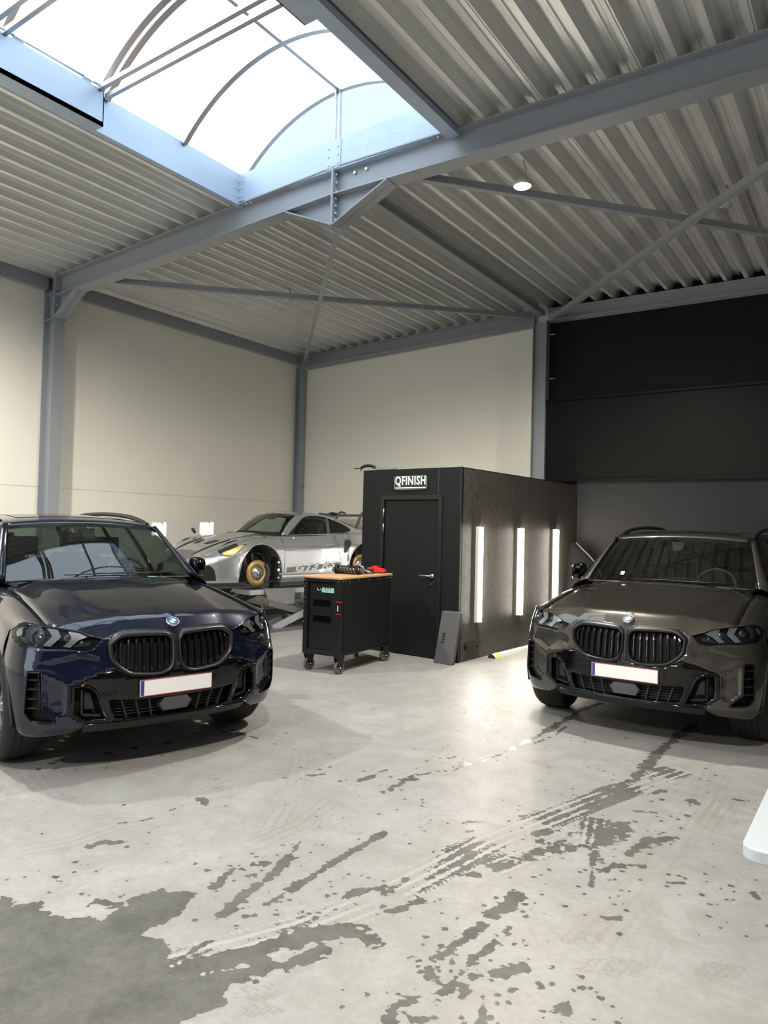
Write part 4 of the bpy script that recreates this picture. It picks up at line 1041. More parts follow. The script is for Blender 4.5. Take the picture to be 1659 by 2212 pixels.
m = MB(); m.prism([(-0.10, 0.012), (0.12, 0.012), (0.125, 0.04), (0.09, 0.06), (0.035, 0.064), (0.03, 0.085), (-0.03, 0.088), (-0.045, 0.07), (-0.10, 0.066)], lambda u, v: (u, -0.05, v), lambda u, v: (u, 0.05, v)); m.build('shell', 'red_plastic', o, bevel=0.006)
m = MB(); m.box(-0.10, 0.12, -0.048, 0.048, 0.0, 0.012); m.build('base', 'satin_black', o)
for k in range(3):
    m = MB(); m.box(-0.085 + k * 0.03, -0.07 + k * 0.03, -0.0515, -0.049, 0.028, 0.055); m.build('vent_slot', 'void_black', o)
m = MB(); m.tube([(-0.03, 0, 0.088), (-0.02, 0, 0.096), (0.02, 0, 0.095)], 0.006, 6); m.build('trigger', 'satin_black', o)
# ================================================================ white table by the right picture edge
o = empty('white_table', (-0.335, 2.34, 0), 0, 'white table corner at the right edge of the picture', 'table')
m = MB(); m.prism(rrect(0, 1.2, 0, 1.0, 0.05, 6), lambda u, v: (u, v, 0.712), lambda u, v: (u, v, 0.75)); m.build('tabletop', 'white_table', o, bevel=0.004)
for x, y in ((0.5, 0.35), (1.1, 0.35), (0.5, 0.92), (1.1, 0.92)):
    m = MB(); m.cyl((x, y, 0.0), (x, y, 0.712), 0.02, 12); m.build('leg', 'brushed_steel', o)
# ================================================================ the two SUVs (one shape, two paints)
from mathutils.geometry import delaunay_2d_cdt
PLAN = [(.80, 0), (.795, .2), (.775, .40), (.735, .58), (.68, .73), (.61, .86), (.52, .935), (.38, .975), (.2, .985)]
PLAN_S = [0.0]
for _a, _b in zip(PLAN[:-1], PLAN[1:]): PLAN_S.append(PLAN_S[-1] + math.hypot(_b[0] - _a[0], _b[1] - _a[1]))
_ps = np.linspace(0, PLAN_S[-1], 200)
_px = np.array([sinterp(s, PLAN_S, [p[0] for p in PLAN]) for s in _ps]); _py = np.array([sinterp(s, PLAN_S, [p[1] for p in PLAN]) for s in _ps])
def plan(s):
    return float(np.interp(s, _ps, _px)), float(np.interp(s, _ps, _py))
ZD = [.2, .25, .35, .5, .62, .75, .85, .92, 1.0]; DXS = [-.09, -.06, -.01, 0, 0, -.02, -.035, -.06, -.12]
WZ = ([.2, .3, .5, .65, .8, .95], [.93, .975, 1, 1, .985, .95])
def inpoly(x, y, P):
    c = False; n = len(P)
    for i in range(n):
        x1, y1 = P[i]; x2, y2 = P[i - 1]
        if (y1 > y) != (y2 > y) and x < (x2 - x1) * (y - y1) / (y2 - y1) + x1: c = not c
    return c
def pdist(x, y, P):
    d = 9
    for i in range(len(P)):
        x1, y1 = P[i - 1]; x2, y2 = P[i]; dx, dy = x2 - x1, y2 - y1
        t = max(0, min(1, ((x - x1) * dx + (y - y1) * dy) / (dx * dx + dy * dy + 1e-12)))
        d = min(d, math.hypot(x - x1 - t * dx, y - y1 - t * dy))
    return d
FACET = [(.705, .60), (.85, .675), (.85, .455), (.77, .39), (.705, .415)]
CREASE = [(.62, .80), (.86, .745), (1.02, .73), (.87, .70), (.70, .62), (.50, .70), (.49, .76)]
def fsurf(s, z, off=0.0):
    a = abs(s); sg = -1 if s < 0 else 1
    x, y = plan(a); f = min(1, max(0, (x - .2) / .5)); wv = sinterp(z, *WZ)
    e = 1e-3
    xa, ya = plan(max(0, a - e)); xb, yb = plan(a + e)
    tx, ty = xb - xa, yb - ya; L = math.hypot(tx, ty) or 1; nx, ny = ty / L, -tx / L
    d = off
    if .68 < a < .88 and .36 < z < .70 and inpoly(a, z, FACET): d -= 0.016 * min(1, pdist(a, z, FACET) / 0.014)
    if .4 < a < 1.05 and .60 < z < .82 and inpoly(a, z, CREASE): d -= 0.012 * min(1, pdist(a, z, CREASE) / 0.03)
    return (x + sinterp(z, ZD, DXS) * f + nx * d, sg * (y * wv + ny * d), z)
KID_O = [(.030, .668), (.015, .72), (.010, .84), (.024, .885), (.05, .907), (.10, .918), (.26, .926), (.385, .924), (.435, .898), (.468, .862), (.470, .84), (.455, .76), (.43, .72), (.375, .668), (.31, .637), (.15, .622), (.08, .633), (.045, .648)]
KID_I = [(.044, .69), (.034, .73), (.032, .83), (.046, .862), (.07, .878), (.14, .884), (.27, .889), (.370, .886), (.41, .866), (.434, .845), (.437, .83), (.425, .765), (.40, .725), (.35, .684), (.295, .657), (.15, .642), (.09, .65), (.058, .668)]
TOP = [(0, .878), (.02, .892), (.045, .912), (.10, .923), (.26, .932), (.39, .930), (.44, .905), (.475, .885), (.50, .885), (.60, .912), (.65, .935), (.72, .948), (.85, .968), (1.0, .980), (1.08, .972), (1.15, .948), (1.21, .928), (1.25, .92)]
HLO = [(.505, .880), (.60, .906), (.65, .929), (.72, .942), (.85, .962), (1.0, .974), (1.08, .966), (1.15, .942), (1.20, .920), (1.16, .895), (1.10, .871), (1.0, .846), (.84, .829), (.73, .825), (.62, .810), (.56, .818), (.535, .845)]
VENT = [(.945, .684), (.868, .686), (.862, .45), (.79, .39), (.775, .364), (.92, .376), (.960, .43)]
INT_O = [(.684, .598), (.60, .598), (.555, .583), (.517, .548), (.437, .345), (.60, .352), (.690, .416)]
INT_I = [(.655, .578), (.60, .578), (.566, .565), (.536, .535), (.470, .362), (.595, .368), (.658, .424)]
LOWG = [(-.45, .488), (-.27, .474), (0, .468), (.27, .474), (.45, .488), (.415, .362), (.2, .350), (0, .347), (-.2, .350), (-.415, .362)]
PANEL_H = [(0, .655), (.03, .655), (.045, .640), (.08, .626), (.15, .614), (.31, .629), (.38, .660), (.42, .684), (.53, .660), (.60, .634), (.684, .604), (.696, .598), (.702, .412), (.605, .346), (.41, .334), (0, .334)]
def mir(P): return [(-a, b) for a, b in P][::-1]
PANEL = PANEL_H + mir(PANEL_H)[1:-1]
def arch_r(z): return 1.0
BOT_H = [(0, .334), (.41, .334), (.605, .340), (.62, .316), (.70, .278), (.92, .262), (.98, .268), (1.05, .305), (1.085, .36), (1.105, .45), (1.14, .57), (1.19, .68), (1.25, .745)]
OUT = BOT_H + TOP[::-1] + mir(TOP[::-1])[1:] + mir(BOT_H)[:-1]
OUT = BOT_H + TOP[::-1][:-1] + [TOP[0]] + [(-a, b) for a, b in TOP[1:]] + [(-a, b) for a, b in BOT_H[::-1][:-1]]
def dens(P, h=0.03):
    o = []
    for i in range(len(P)):
        a, b = P[i], P[(i + 1) % len(P)]; n = max(1, int(math.ceil(math.hypot(b[0] - a[0], b[1] - a[1]) / h)))
        for k in range(n): o.append((a[0] + (b[0] - a[0]) * k / n, a[1] + (b[1] - a[1]) * k / n))
    return o
def cdt(loops, grid, bounds):
    vs = []; ed = []
    for L in loops:
        b = len(vs); vs += [Vector(p) for p in L]; ed += [(b + i, b + (i + 1) % len(L)) for i in range(len(L))]
    x0, x1, y0, y1 = bounds
    nx = int((x1 - x0) / grid); ny = int((y1 - y0) / grid)
    for i in range(nx + 1):
        for j in range(ny + 1):
            vs.append(Vector((x0 + i * grid + 0.0007, y0 + j * grid + 0.0003)))
    r = delaunay_2d_cdt(vs, ed, [], 0, 1e-5)
    return [tuple(v) for v in r[0]], r[2]
def patch(P, off, grid=0.02, fn=None):
    """flat outline P laid on the front surface at a given offset"""
    P = dens(P, grid)
    xs = [p[0] for p in P]; ys = [p[1] for p in P]
    v, f = cdt([P], grid, (min(xs), max(xs), min(ys), max(ys)))
    m = MB(); fs = []
    for t in f:
        cx = sum(v[i][0] for i in t) / len(t); cy = sum(v[i][1] for i in t) / len(t)
        if inpoly(cx, cy, P): fs.append(t)
    used = sorted({i for t in fs for i in t}); idx = {a: k for k, a in enumerate(used)}
    F = fn or fsurf
    m.add([F(v[i][0], v[i][1], off) for i in used], [[idx[i] for i in t] for t in fs], 0, True)
    return m
def wall(m, P, o0, o1, grid=0.02, mi=0):
    P = dens(P, grid); n = len(P)
    vs = [fsurf(a, b, o0) for a, b in P] + [fsurf(a, b, o1) for a, b in P]
    m.add(vs, [(i, (i + 1) % n, n + (i + 1) % n, n + i) for i in range(n)], mi, False)
    return m
def ring(m, P, Q, op, oq, mid=None):
    """surface strip between outlines P and Q (same number of points)"""
    n = len(P); rows = []
    ts = (0, .25, .5, .75, 1.0)
    for t in ts:
        o = op + (oq - op) * t + (mid or 0) * math.sin(PI * t)
        rows.append([fsurf(P[i][0] + (Q[i][0] - P[i][0]) * t, P[i][1] + (Q[i][1] - P[i][1]) * t, o) for i in list(range(n)) + [0]])
    m.grid(rows); return m
# ---- upper surfaces
GXX = [-.66, -.3, .1, .4, .6, .8]; GXZ = [1.195, 1.165, 1.107, 1.057, 1.025, .998]
CY = ([0, .3, .5, .62, .7, .8, .87, .92, .96, .985], [0, .006, .018, .032, .042, .052, .075, .11, .165, .23])
def Gh(x, y):
    g = sinterp(x, GXX, GXZ); k = 1 + .15 * min(1, max(0, (.4 - x)))
    c = sinterp(abs(y), *CY) * k
    yc = .40 + (.64 - .40) * (0.75 - x) / 1.35
    t = (yc - abs(y)) / .05; st = 1 / (1 + math.exp(-4 * t))
    amp = 0.016 * min(1, max(0, (.72 - x) / .25))
    t2 = (abs(y) - .70) / .05
    return g - c + amp * st - amp * 0.5
SB = [0, .02, .045, .10, .18, .26, .33, .39, .44, .475, .50, .55, .60, .65, .72, .78, .85]
SF = [.856, .90, .95, 1.0, 1.04, 1.08, 1.12, 1.15, 1.18, 1.21, 1.25]
def yback(s):
    if s <= .85: return s / .85 * .765
    return sinterp(s, [.85, 1.0, 1.15, 1.25], [.77, .865, .93, .962])
def upper_line(s, n=36):
    zf = sinterp(s, [p[0] for p in TOP], [p[1] for p in TOP]); zf = float(np.interp(s, [p[0] for p in TOP], [p[1] for p in TOP]))
    xf, yf, _ = fsurf(s, zf); yb = yback(s); xb = -.60 - .05 * (yb / .76) ** 2 if s <= .85 else -.66
    if s > .85: xb = -.66
    lam = .10
    G0 = Gh(xf, yf); out = []
    for i in range(n + 1):
        t = (i / n) ** 2.1
        x = xf + (xb - xf) * t; tt = min(1, (xf - x) / (xf - xb)); y = yf + (yb - yf) * (tt ** .8)
        d = xf - x
        if s < .85:
            dr_ = G0 - zf; a2 = min(dr_, .10); a1 = dr_ - a2; W_ = max(a2 / .95, 1e-3)
            L_ = lambda q: .012 * math.log(1 + math.exp(min(30, (W_ - q) / .012)))
            z = Gh(x, y) - a1 * math.exp(-d / .014) - a2 * L_(d) / L_(0)
            if s > .70:
                k_ = (s - .70) / .15; z = z * (1 - k_) + (Gh(x, y) - dr_ * math.exp(-d / lam)) * k_
        else: z = Gh(x, y) - (G0 - zf) * math.exp(-d / lam)
        out.append((x, y, z))
    return out
def w2(x, z):
    a = sinterp(z, [.2, .3, .5, .65, .8, .9, .95, 1.02], [.93, .97, .995, 1.0, .99, .968, .955, .95])
    b = sinterp(z, [.2, .35, .5, .7, .82, .93, 1.0, 1.06, 1.14], [.93, .96, .98, .99, .995, .985, .985, .965, .93])
    k = min(1, max(0, (-.1 - x) / .5)); k = k * k * (3 - 2 * k)
    return a * (1 - k) + b * k
def ybase(x):
    return sinterp(x, [-4.05, -3.95, -3.75, -3.4, -2.5, -.6, .2, .38], [.80, .87, .93, .975, .99, .99, .985, .975])
AR = .455
def zbot(x):
    z = .30
    for cx in (0, -2.975):
        d = abs(x - cx)
        if d < AR: z = max(z, .375 + math.sqrt(max(0, AR * AR - d * d)))
    return z
def side_grid(x0, x1, ztop, n, rows=16, sg=1, arches=()):
    xs = list(np.linspace(x0, x1, n))
    for cx in arches:
        xs += [cx + AR * math.cos(a) * .9999 for a in np.linspace(0, PI, 25)]
    xs = sorted({round(x, 5) for x in xs if min(x0, x1) - 1e-6 <= x <= max(x0, x1) + 1e-6}, reverse=True)
    R = []
    for k in range(rows + 1):
        t = k / rows; row = []
        for x in xs:
            zt = ztop(x); zb = zbot(x); z = zt + (zb - zt) * t
            row.append((x, sg * ybase(x) * w2(x, z), z))
        R.append(row)
    return R
BELT = lambda x: sinterp(x, [-4.05, -3.6, -2.5, -1.2, -.66], [1.16, 1.165, 1.155, 1.14, 1.13])
ROOFX = [-4.0, -3.8, -3.3, -2.6, -2.0, -1.5, -1.3, -1.2]; ROOFZ = [1.56, 1.625, 1.69, 1.715, 1.715, 1.69, 1.66, 1.632]
def roof_z(x, y):
    return sinterp(x, ROOFX, ROOFZ) - .055 * (abs(y) / .62) ** 2.2 * (.62 if x < -1.25 else .6)
def roof_hw(x): return sinterp(x, [-4.0, -3.5, -2.5, -1.6, -1.2], [.52, .58, .635, .64, .607])

def build_suv(name, loc, rz, paintm, label, glassm='windscreen_glass'):
    R = empty(name, loc, rz, label, 'car', 'parked SUVs of the same shape')
    # ---- front bumper skin in body colour
    L = [dens(OUT, .025), dens(PANEL, .025), dens(VENT, .025), dens(mir(VENT), .025), dens(HLO, .025), dens(mir(HLO), .025), dens(FACET, .03), dens(mir(FACET), .03)]
    kid = dens(KID_O, .03); kidm = mir(kid); L += [kid, kidm]
    v, f = cdt(L, .022, (-1.25, 1.25, .26, .98))
    fs = []
    holes = [PANEL, VENT, mir(VENT), HLO, mir(HLO), KID_O, mir(KID_O)]
    fs_p = []
    for t in f:
        cx = sum(v[i][0] for i in t) / len(t); cy = sum(v[i][1] for i in t) / len(t)
        if not inpoly(cx, cy, OUT): continue
        if any(inpoly(cx, cy, h) for h in holes): continue
        fs_p.append(t)
    m = MB(); used = sorted({i for t in fs_p for i in t}); idx = {a: k for k, a in enumerate(used)}
    m.add([fsurf(v[i][0], v[i][1]) for i in used], [[idx[i] for i in t] for t in fs_p], 0, True)
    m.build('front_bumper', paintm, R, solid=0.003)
    # ---- gloss black centre panel with its openings
    L = [dens(PANEL, .025), dens(INT_O, .025), dens(mir(INT_O), .025), dens(LOWG, .025)]
    v, f = cdt(L, .025, (-.70, .70, .334, .685)); fs_p = []
    for t in f:
        cx = sum(v[i][0] for i in t) / len(t); cy = sum(v[i][1] for i in t) / len(t)
        if not inpoly(cx, cy, PANEL) or any(inpoly(cx, cy, h) for h in (INT_O, mir(INT_O), LOWG)): continue
        fs_p.append(t)
    m = MB(); used = sorted({i for t in fs_p for i in t}); idx = {a: k for k, a in enumerate(used)}
    m.add([fsurf(v[i][0], v[i][1], .002) for i in used], [[idx[i] for i in t] for t in fs_p], 0, True)
    pan = m.build('lower_panel', 'gloss_black', R, solid=0.003)
    for P in (INT_O, mir(INT_O)):
        Q = INT_I if P is INT_O else mir(INT_I)
        m = MB(); ring(m, P, Q, .002, -.012, .010); wall(m, Q, -.012, -.09); m.build('intake_frame', 'gloss_black', R)
        m = patch(Q, -.085, .03); m.build('intake_mesh', 'void_black', R)
        sgn = 1 if P is INT_O else -1
        for (p0, p1, o) in (((.615, .56), (.615, .40), -.035), ((.615, .40), (.50, .385), -.035)):
            m = MB(); a = fsurf(sgn * p0[0], p0[1], o); b = fsurf(sgn * p1[0], p1[1], o); m.bar(a, b, .012, .012); m.build('intake_fin', 'trim_black', R)
        m = patch([(sgn * a, b) for a, b in [(.60, .545), (.565, .53), (.535, .43), (.60, .43)]], -.05, .03); m.build('duct_blade', 'trim_black', R)
    m = MB(); wall(m, LOWG, .002, -.07); m.build('lower_grille_frame', 'gloss_black', R)
    m = patch(LOWG, -.07, .03); m.build('lower_grille_mesh', 'void_black', R)
    for k in range(5):
        z = .372 + k * .021; m = MB(); m.tube([fsurf(s, z, -.045) for s in np.linspace(-.415, .415, 24)], .0035, 6); m.build('grille_slat', 'trim_black', R)
    for sgn in (-1, 1):
        for s0, s1 in ((.19, .165), (.28, .25), (.37, .335)):
            m = MB(); m.bar(fsurf(sgn * s0, .476, -.018), fsurf(sgn * s1, .352, -.018), .010, .02, (1, 0, 0)); m.build('grille_rib', 'trim_black', R)
    HEX = [(-.135, .425), (-.095, .470), (.095, .470), (.135, .425), (.10, .366), (-.10, .366)]
    HEXI = [(a * .84, .419 + (b - .419) * .84) for a, b in HEX]
    m = MB(); ring(m, dens(HEX, .05), dens(HEXI, .05) if len(dens(HEXI, .05)) == len(dens(HEX, .05)) else dens(HEX, .05), -.012, -.004, .004); m.build('sensor_frame', 'gloss_black', R)
    m = patch(HEXI, -.004, .03); m.build('sensor_cover', 'foam_grey', R)
    m = MB(); m.grid([[fsurf(s, z, -.005 - (0.33 - z) * .5) for s in np.linspace(-.61, .61, 40)] for z in (.335, .318, .295, .27)]); m.build('chin_lip', 'trim_black', R)
    m = MB(); m.tube([fsurf(s, .334, .004) for s in np.linspace(-.60, .60, 40)], .007, 8); m.build('lip_strip', 'gloss_black', R)
    # tow cover and sensors in the panel
    m = MB(); m.tube([fsurf(s, z, .0025) for s, z in dens([(-.395, .575), (-.30, .578), (-.28, .535), (-.36, .520)], .03)], .0016, 5, closed=True); m.build('tow_cover', 'trim_black', R)
    for s in (-.24, .24, -.60, .60):
        m = MB(); m.cyl(fsurf(s, .56 if abs(s) < .5 else .61, .001), fsurf(s, .56 if abs(s) < .5 else .61, .006), .011, 12); m.build('park_sensor', 'trim_black', R)
    # ---- kidneys
    for sgn in (1, -1):
        P = KID_O if sgn > 0 else mir(KID_O); Q = KID_I if sgn > 0 else mir(KID_I)
        Pc = cr(P, 4, True); Qc = cr(Q, 4, True)
        Pc = [tuple(p) for p in Pc]; Qc = [tuple(p) for p in Qc]
        m = MB(); ring(m, Pc, Qc, .0, .012, .020); wall(m, Qc, .012, -.05, .05)
        m.build('grille_surround', 'grille_frame', R)
        m = patch(Q, -.05, .03); g = m.build('grille_back', 'void_black', R)
        for s in (.062, .112, .165, .218, .271, .324, .377, .415):
            zz = [z for z in np.linspace(.60, .93, 120) if inpoly(s, z, KID_I)]
            z0, z1 = min(zz) + .002, max(zz) - .002
            m = MB(); rows = []
            for z in np.linspace(z0, z1, 12):
                kk = (z - z0) / (z1 - z0); o = -.004 - .012 * (2 * kk - 1) ** 2
                wv = .0125
                rows.append([fsurf(sgn * (s - wv), z, -.045), fsurf(sgn * (s - wv * .9), z, o - .004), fsurf(sgn * (s - wv * .35), z, o), fsurf(sgn * (s + wv * .35), z, o), fsurf(sgn * (s + wv * .9), z, o - .004), fsurf(sgn * (s + wv), z, -.045)])
            m.grid(rows, 0, False); m.build('grille_bar', 'grille_bar', R)
    m = MB(); m.grid([[fsurf(s, z, .018 if abs(s) < .012 else .006) for s in (-.026, -.012, 0, .012, .026)] for z in (.648, .70, .78, .86, .888)]); m.build('grille_bridge', 'grille_frame', R)
    m = MB(); m.box(.803, .812, -.018, .018, .672, .702); m.build('camera_eye', 'trim_black', R)
    # ---- side vents of the bumper
    for sgn in (1, -1):
        P = VENT if sgn > 0 else mir(VENT)
        m = MB(); wall(m, P, .004, -.05)
        m.build('vent_frame', 'gloss_black', R)
        patch(P, -.048, .03).build('vent_back', 'void_black', R)
        for z in (.635, .575, .515, .455):
            m = MB(); m.grid([[fsurf(sgn * s, z + dz, o) for s in (.862, .89, .92, .95)] for dz, o in ((0, -.004), (.004, -.004), (.006, -.045), (-.004, -.045), (0, -.004))], 0, False); m.build('vent_fin', 'trim_black', R)
        m = MB(); m.tube([fsurf(s, z, .004) for s, z in dens(P, .03)], .006, 6, closed=True); m.build('vent_trim', 'gloss_black', R)
    # ---- headlights
    for sgn in (1, -1):
        P = HLO if sgn > 0 else mir(HLO)
        hl = patch(P, -.035, .03).build('headlight', 'lens_dark', R)
        m = MB(); wall(m, P, .0, -.035); m.build('bezel', 'gloss_black', hl)
        M_ = lambda pts: [(sgn * a, b) for a, b in pts]
        for pts, mt, o in (([(.60, .895), (.66, .925), (.72, .935), (.70, .885), (.745, .84), (.70, .832), (.655, .875)], 'lens_light', -.015),
                           ([(.79, .945), (.86, .955), (.82, .905), (.87, .848), (.82, .842), (.765, .90)], 'lens_light', -.012),
                           ([(.92, .955), (.98, .965), (1.04, .935), (1.02, .885), (.95, .868), (.97, .91)], 'lens_grey', -.018),
                           ([(1.06, .955), (1.12, .945), (1.17, .920), (1.12, .890), (1.07, .905)], 'lens_light', -.015),
                           ([(.58, .84), (.68, .835), (.64, .862), (.575, .862)], 'lens_grey', -.02)):
            patch(M_(pts), o, .03).build('light_guide', mt, hl)
        for s, z, r in ((.725, .888, .026), (.90, .905, .03), (.63, .858, .016)):
            m = MB(); c0 = Vector(fsurf(sgn * s, z, -.034)); c1 = Vector(fsurf(sgn * s, z, -.012)); d = (c1 - c0).normalized()
            m.tube([c0, c0 + d * .012, c0 + d * .018, c0 + d * .022], r, 16, rads=[r, r, r * .75, r * .2]); m.build('projector', 'lens_grey', hl)
        patch(P, .002, .022).build('lens_cover', 'lens_glass', hl)
    # ---- plate
    m = MB(); m.box(.800, .806, -.268, .268, .484, .606); m.build('plate_holder', 'trim_black', R, bevel=.003)
    pl = MB().box(.806, .809, -.26, .26, .490, .600).build('number_plate', 'white_plate', R)
    m = MB(); m.tube([(.8095, -.258, .492), (.8095, .258, .492), (.8095, .258, .598), (.8095, -.258, .598)], .0025, 6, closed=True); m.build('plate_border', 'plate_red', pl)
    m = MB(); m.box(.809, .8096, -.255, -.232, .496, .594); m.build('plate_band', 'plate_blue', pl)
    # ---- bonnet
    lines = [upper_line(s) for s in SB]
    m = MB(); rows = [[(x, -y, z) for x, y, z in l] for l in lines[::-1][:-1]] + lines
    m.grid(rows); m.build('bonnet', paintm, R, solid=0.004)
    # emblem
    ez = Gh(.705, 0) - (Gh(.755, 0) - .878) * math.exp(-(.75 - .705) / .035)
    e = empty('bonnet_emblem', (.708, 0, .968)); e.parent = R; e.rotation_euler = (0, math.radians(32), 0)
    m = MB(); m.lathe([(0.0005, -.03), (.046, -.03), (.047, .001), (.044, .004), (.0415, .002)], 36); m.build('rim', 'chrome', e)
    m = MB(); m.lathe([(.026, .0025), (.0415, .0025)], 36); m.build('ring', 'emblem_ring', e)
    for q in range(4):
        m = MB(); pts = [(0, 0)] + [(.0255 * math.cos(PI / 2 * q + k * PI / 16), .0255 * math.sin(PI / 2 * q + k * PI / 16)) for k in range(9)]
        m.prism(pts, lambda u, v_: (u, v_, 0), lambda u, v_: (u, v_, .003)); m.build('quarter', 'emblem_blue' if q % 2 == 0 else 'emblem_white', e)
    for ch, a in (('B', 45), ('M', 0), ('W', -45)):
        vs, ff = text_mesh(ch, .014); aa = math.radians(a); m = MB()
        m.add([(.0335 * -math.cos(aa) - (vv[1] * math.cos(aa) - vv[0] * math.sin(aa)) , .0335 * -math.sin(aa) * -1 * -1 + (-vv[0] * -math.cos(aa) + vv[1] * -math.sin(aa)) * 1, .003) for vv in vs], ff); m.build('letter', 'emblem_white', e, recalc=False)
    # ---- wings, doors, quarters
    for sgn in (1, -1):
        fl = [[(x, sgn * y, z) for x, y, z in upper_line(s)] for s in SF]
        top = fl[-1]
        xs = [p[0] for p in top]; zt = lambda x: float(np.interp(-x, [-q for q in xs], [p[2] for p in top]))
        yt = [abs(p[1]) for p in top]
        m = MB(); m.grid(fl, flip=(sgn < 0))
        # outer wing face down to the arch
        cols = sorted(set([round(q, 5) for q in xs] + [round(AR * math.cos(a) * .9999, 5) for a in np.linspace(0.6, PI, 22)]), reverse=True)
        cols = [c for c in cols if -.66 <= c <= xs[0]]
        rows = []
        for k in range(13):
            t = k / 12; row = []
            for x in cols:
                z0 = zt(x); zb = zbot(x); z = z0 + (zb - z0) * t
                y0 = float(np.interp(-x, [-q for q in xs], yt)); ys = ybase(x) * w2(x, z); bl = min(1, t * 3)
                base0 = ybase(x) * w2(x, z0)
                row.append((x, sgn * (ys + (y0 - base0) * (1 - bl)), z))
            rows.append(row)
        m.grid(rows, flip=(sgn < 0))
        m.build('front_wing', paintm, R, solid=0.003, weld=True, recalc=False)
        for nm, a, b, arch in (('front_door', -.668, -1.70, ()), ('rear_door', -1.708, -2.60, ()), ('rear_quarter', -2.608, -4.02, (-2.975,))):
            m = MB(); m.grid(side_grid(a, b, BELT, 16, 16, sgn, arch), flip=(sgn < 0)); d = m.build(nm, paintm, R, solid=0.003, recalc=False)
            if 'door' in nm:
                hx = b + .20; m = MB(); m.tube([(hx - .10, sgn * .975, .985), (hx - .08, sgn * 1.005, .99), (hx + .08, sgn * 1.005, .985), (hx + .10, sgn * .975, .98)], .013, 8); m.build('door_handle', paintm, d)
        # arch lips
        for cx in (0, -2.975):
            m = MB(); m.tube([(cx + AR * math.cos(a), sgn * (ybase(cx + AR * math.cos(a)) * w2(cx, .375 + AR * math.sin(a)) - .004), .375 + AR * math.sin(a)) for a in np.linspace(-.1, PI + .1, 30)], .009, 6); m.build('arch_trim', 'trim_black', R)
            m = MB(); m.grid([[(cx + (AR + .005) * math.cos(a), sgn * y, .375 + (AR + .005) * math.sin(a)) for a in np.linspace(-.15, PI + .15, 20)] for y in (.55, .955)]); m.build('arch_liner', 'void_black', R)
        # sill
        m = MB(); m.box(-2.53, -.45, sgn * .86, sgn * .945, .235, .305); m.build('sill', 'trim_black', R, bevel=.02)
        # greenhouse: pillar, windows
        wb = [(-.665, .775, 1.175), (-.93, .715, 1.40), (-1.215, .640, 1.615)]
        belt = lambda x: (x, sgn * (ybase(x) * .93 - .004), BELT(x) + .002)
        def rp(x):  # cant rail
            return (x, sgn * (roof_hw(x) + .045), roof_z(x, roof_hw(x)) - .035)
        # side glass
        g = MB(); rows = []
        NX = 24
        for t in np.linspace(0, 1, 7):
            row = []
            for k in range(NX + 1):
                u = k / NX; xb_ = -.86 - u * 2.55; xt = -1.42 - u * 1.75
                B_ = belt(xb_); T_ = rp(xt); p = [B_[i] + (T_[i] - B_[i]) * t for i in range(3)]
                p[1] += sgn * .02 * math.sin(PI * t); row.append(tuple(p))
            rows.append(row)
        # split into three panes
        for nm, k0, k1 in (('front_window', 0, 9), ('rear_window', 10, 18), ('quarter_window', 19, 24)):
            MB().grid([r[k0:k1 + 1] for r in rows]).build(nm, 'side_glass', R)
        for k0 in (9, 18):
            m = MB(); m.grid([[(q[0], q[1] + sgn * .004, q[2]) for q in r[k0:k0 + 2]] for r in rows]); m.build('pillar', 'gloss_black', R, solid=.02)
        m = MB(); m.tube([belt(x) for x in np.linspace(-.72, -3.5, 20)], .010, 6); m.build('belt_strip', 'gloss_black', R)
        # A pillar
        m = MB(); fr = []
        for t in np.linspace(0, 1, 9):
            a = [wb[0][i] * (1 - t) ** 2 + 2 * wb[1][i] * t * (1 - t) + wb[2][i] * t * t for i in range(3)]
            o2 = [(-.70, .90, 1.135), (-1.02, .80, 1.40), (-1.40, .700, 1.610)]
            b_ = [o2[0][i] * (1 - t) ** 2 + 2 * o2[1][i] * t * (1 - t) + o2[2][i] * t * t for i in range(3)]
            fr.append([(a[0], sgn * a[1], a[2]), (a[0] - .005, sgn * (a[1] + .03), a[2] + .010), ((a[0] + b_[0]) / 2, sgn * ((a[1] + b_[1]) / 2 + .022), (a[2] + b_[2]) / 2 + .008), (b_[0], sgn * b_[1], b_[2])])
        m.grid(fr); m.build('windscreen_pillar', paintm, R, solid=.006)
        m = MB(); m.tube([(f_[3][0], f_[3][1], f_[3][2]) for f_ in fr], .010, 6); m.build('window_seal', 'gloss_black', R)
        m = MB(); m.tube([(f_[0][0], f_[0][1], f_[0][2]) for f_ in fr], .012, 6); m.build('screen_seal', 'gloss_black', R)
        # mirror triangle and door mirror
        m = MB(); m.add([(-.70, sgn * .905, 1.135), (-.90, sgn * .905, 1.142), (-.98, sgn * .83, 1.33)], [(0, 1, 2)]); m.build('mirror_sail', 'gloss_black', R, solid=.01)
        mr = MB(); rows = []
        for t, sc in ((0, .35), (.15, .85), (.4, 1.0), (.7, .97), (1.0, .88)):
            r_ = []
            for k in range(17):
                a = 2 * PI * k / 16; cy_, cz_ = math.cos(a), math.sin(a)
                ex = .48; yy = math.copysign(abs(cy_) ** ex, cy_) * .072 * sc; zz = math.copysign(abs(cz_) ** ex, cz_) * .088 * sc
                zz += yy * -.15
                r_.append((-.80 - .13 * t, sgn * (.945 + yy), 1.25 + zz))
            rows.append(r_)
        mr.grid(rows); mb_ = mr.build('door_mirror', 'gloss_black' if True else paintm, R)
        m = MB(); m.add([p for p in rows[-1][:16]], [tuple(range(16))]); m.build('mirror_glass', 'chrome', mb_)
        m = MB(); m.tube([(-.87, sgn * .92, 1.19), (-.86, sgn * .86, 1.155)], .022, 8); m.build('mirror_foot', 'gloss_black', mb_)
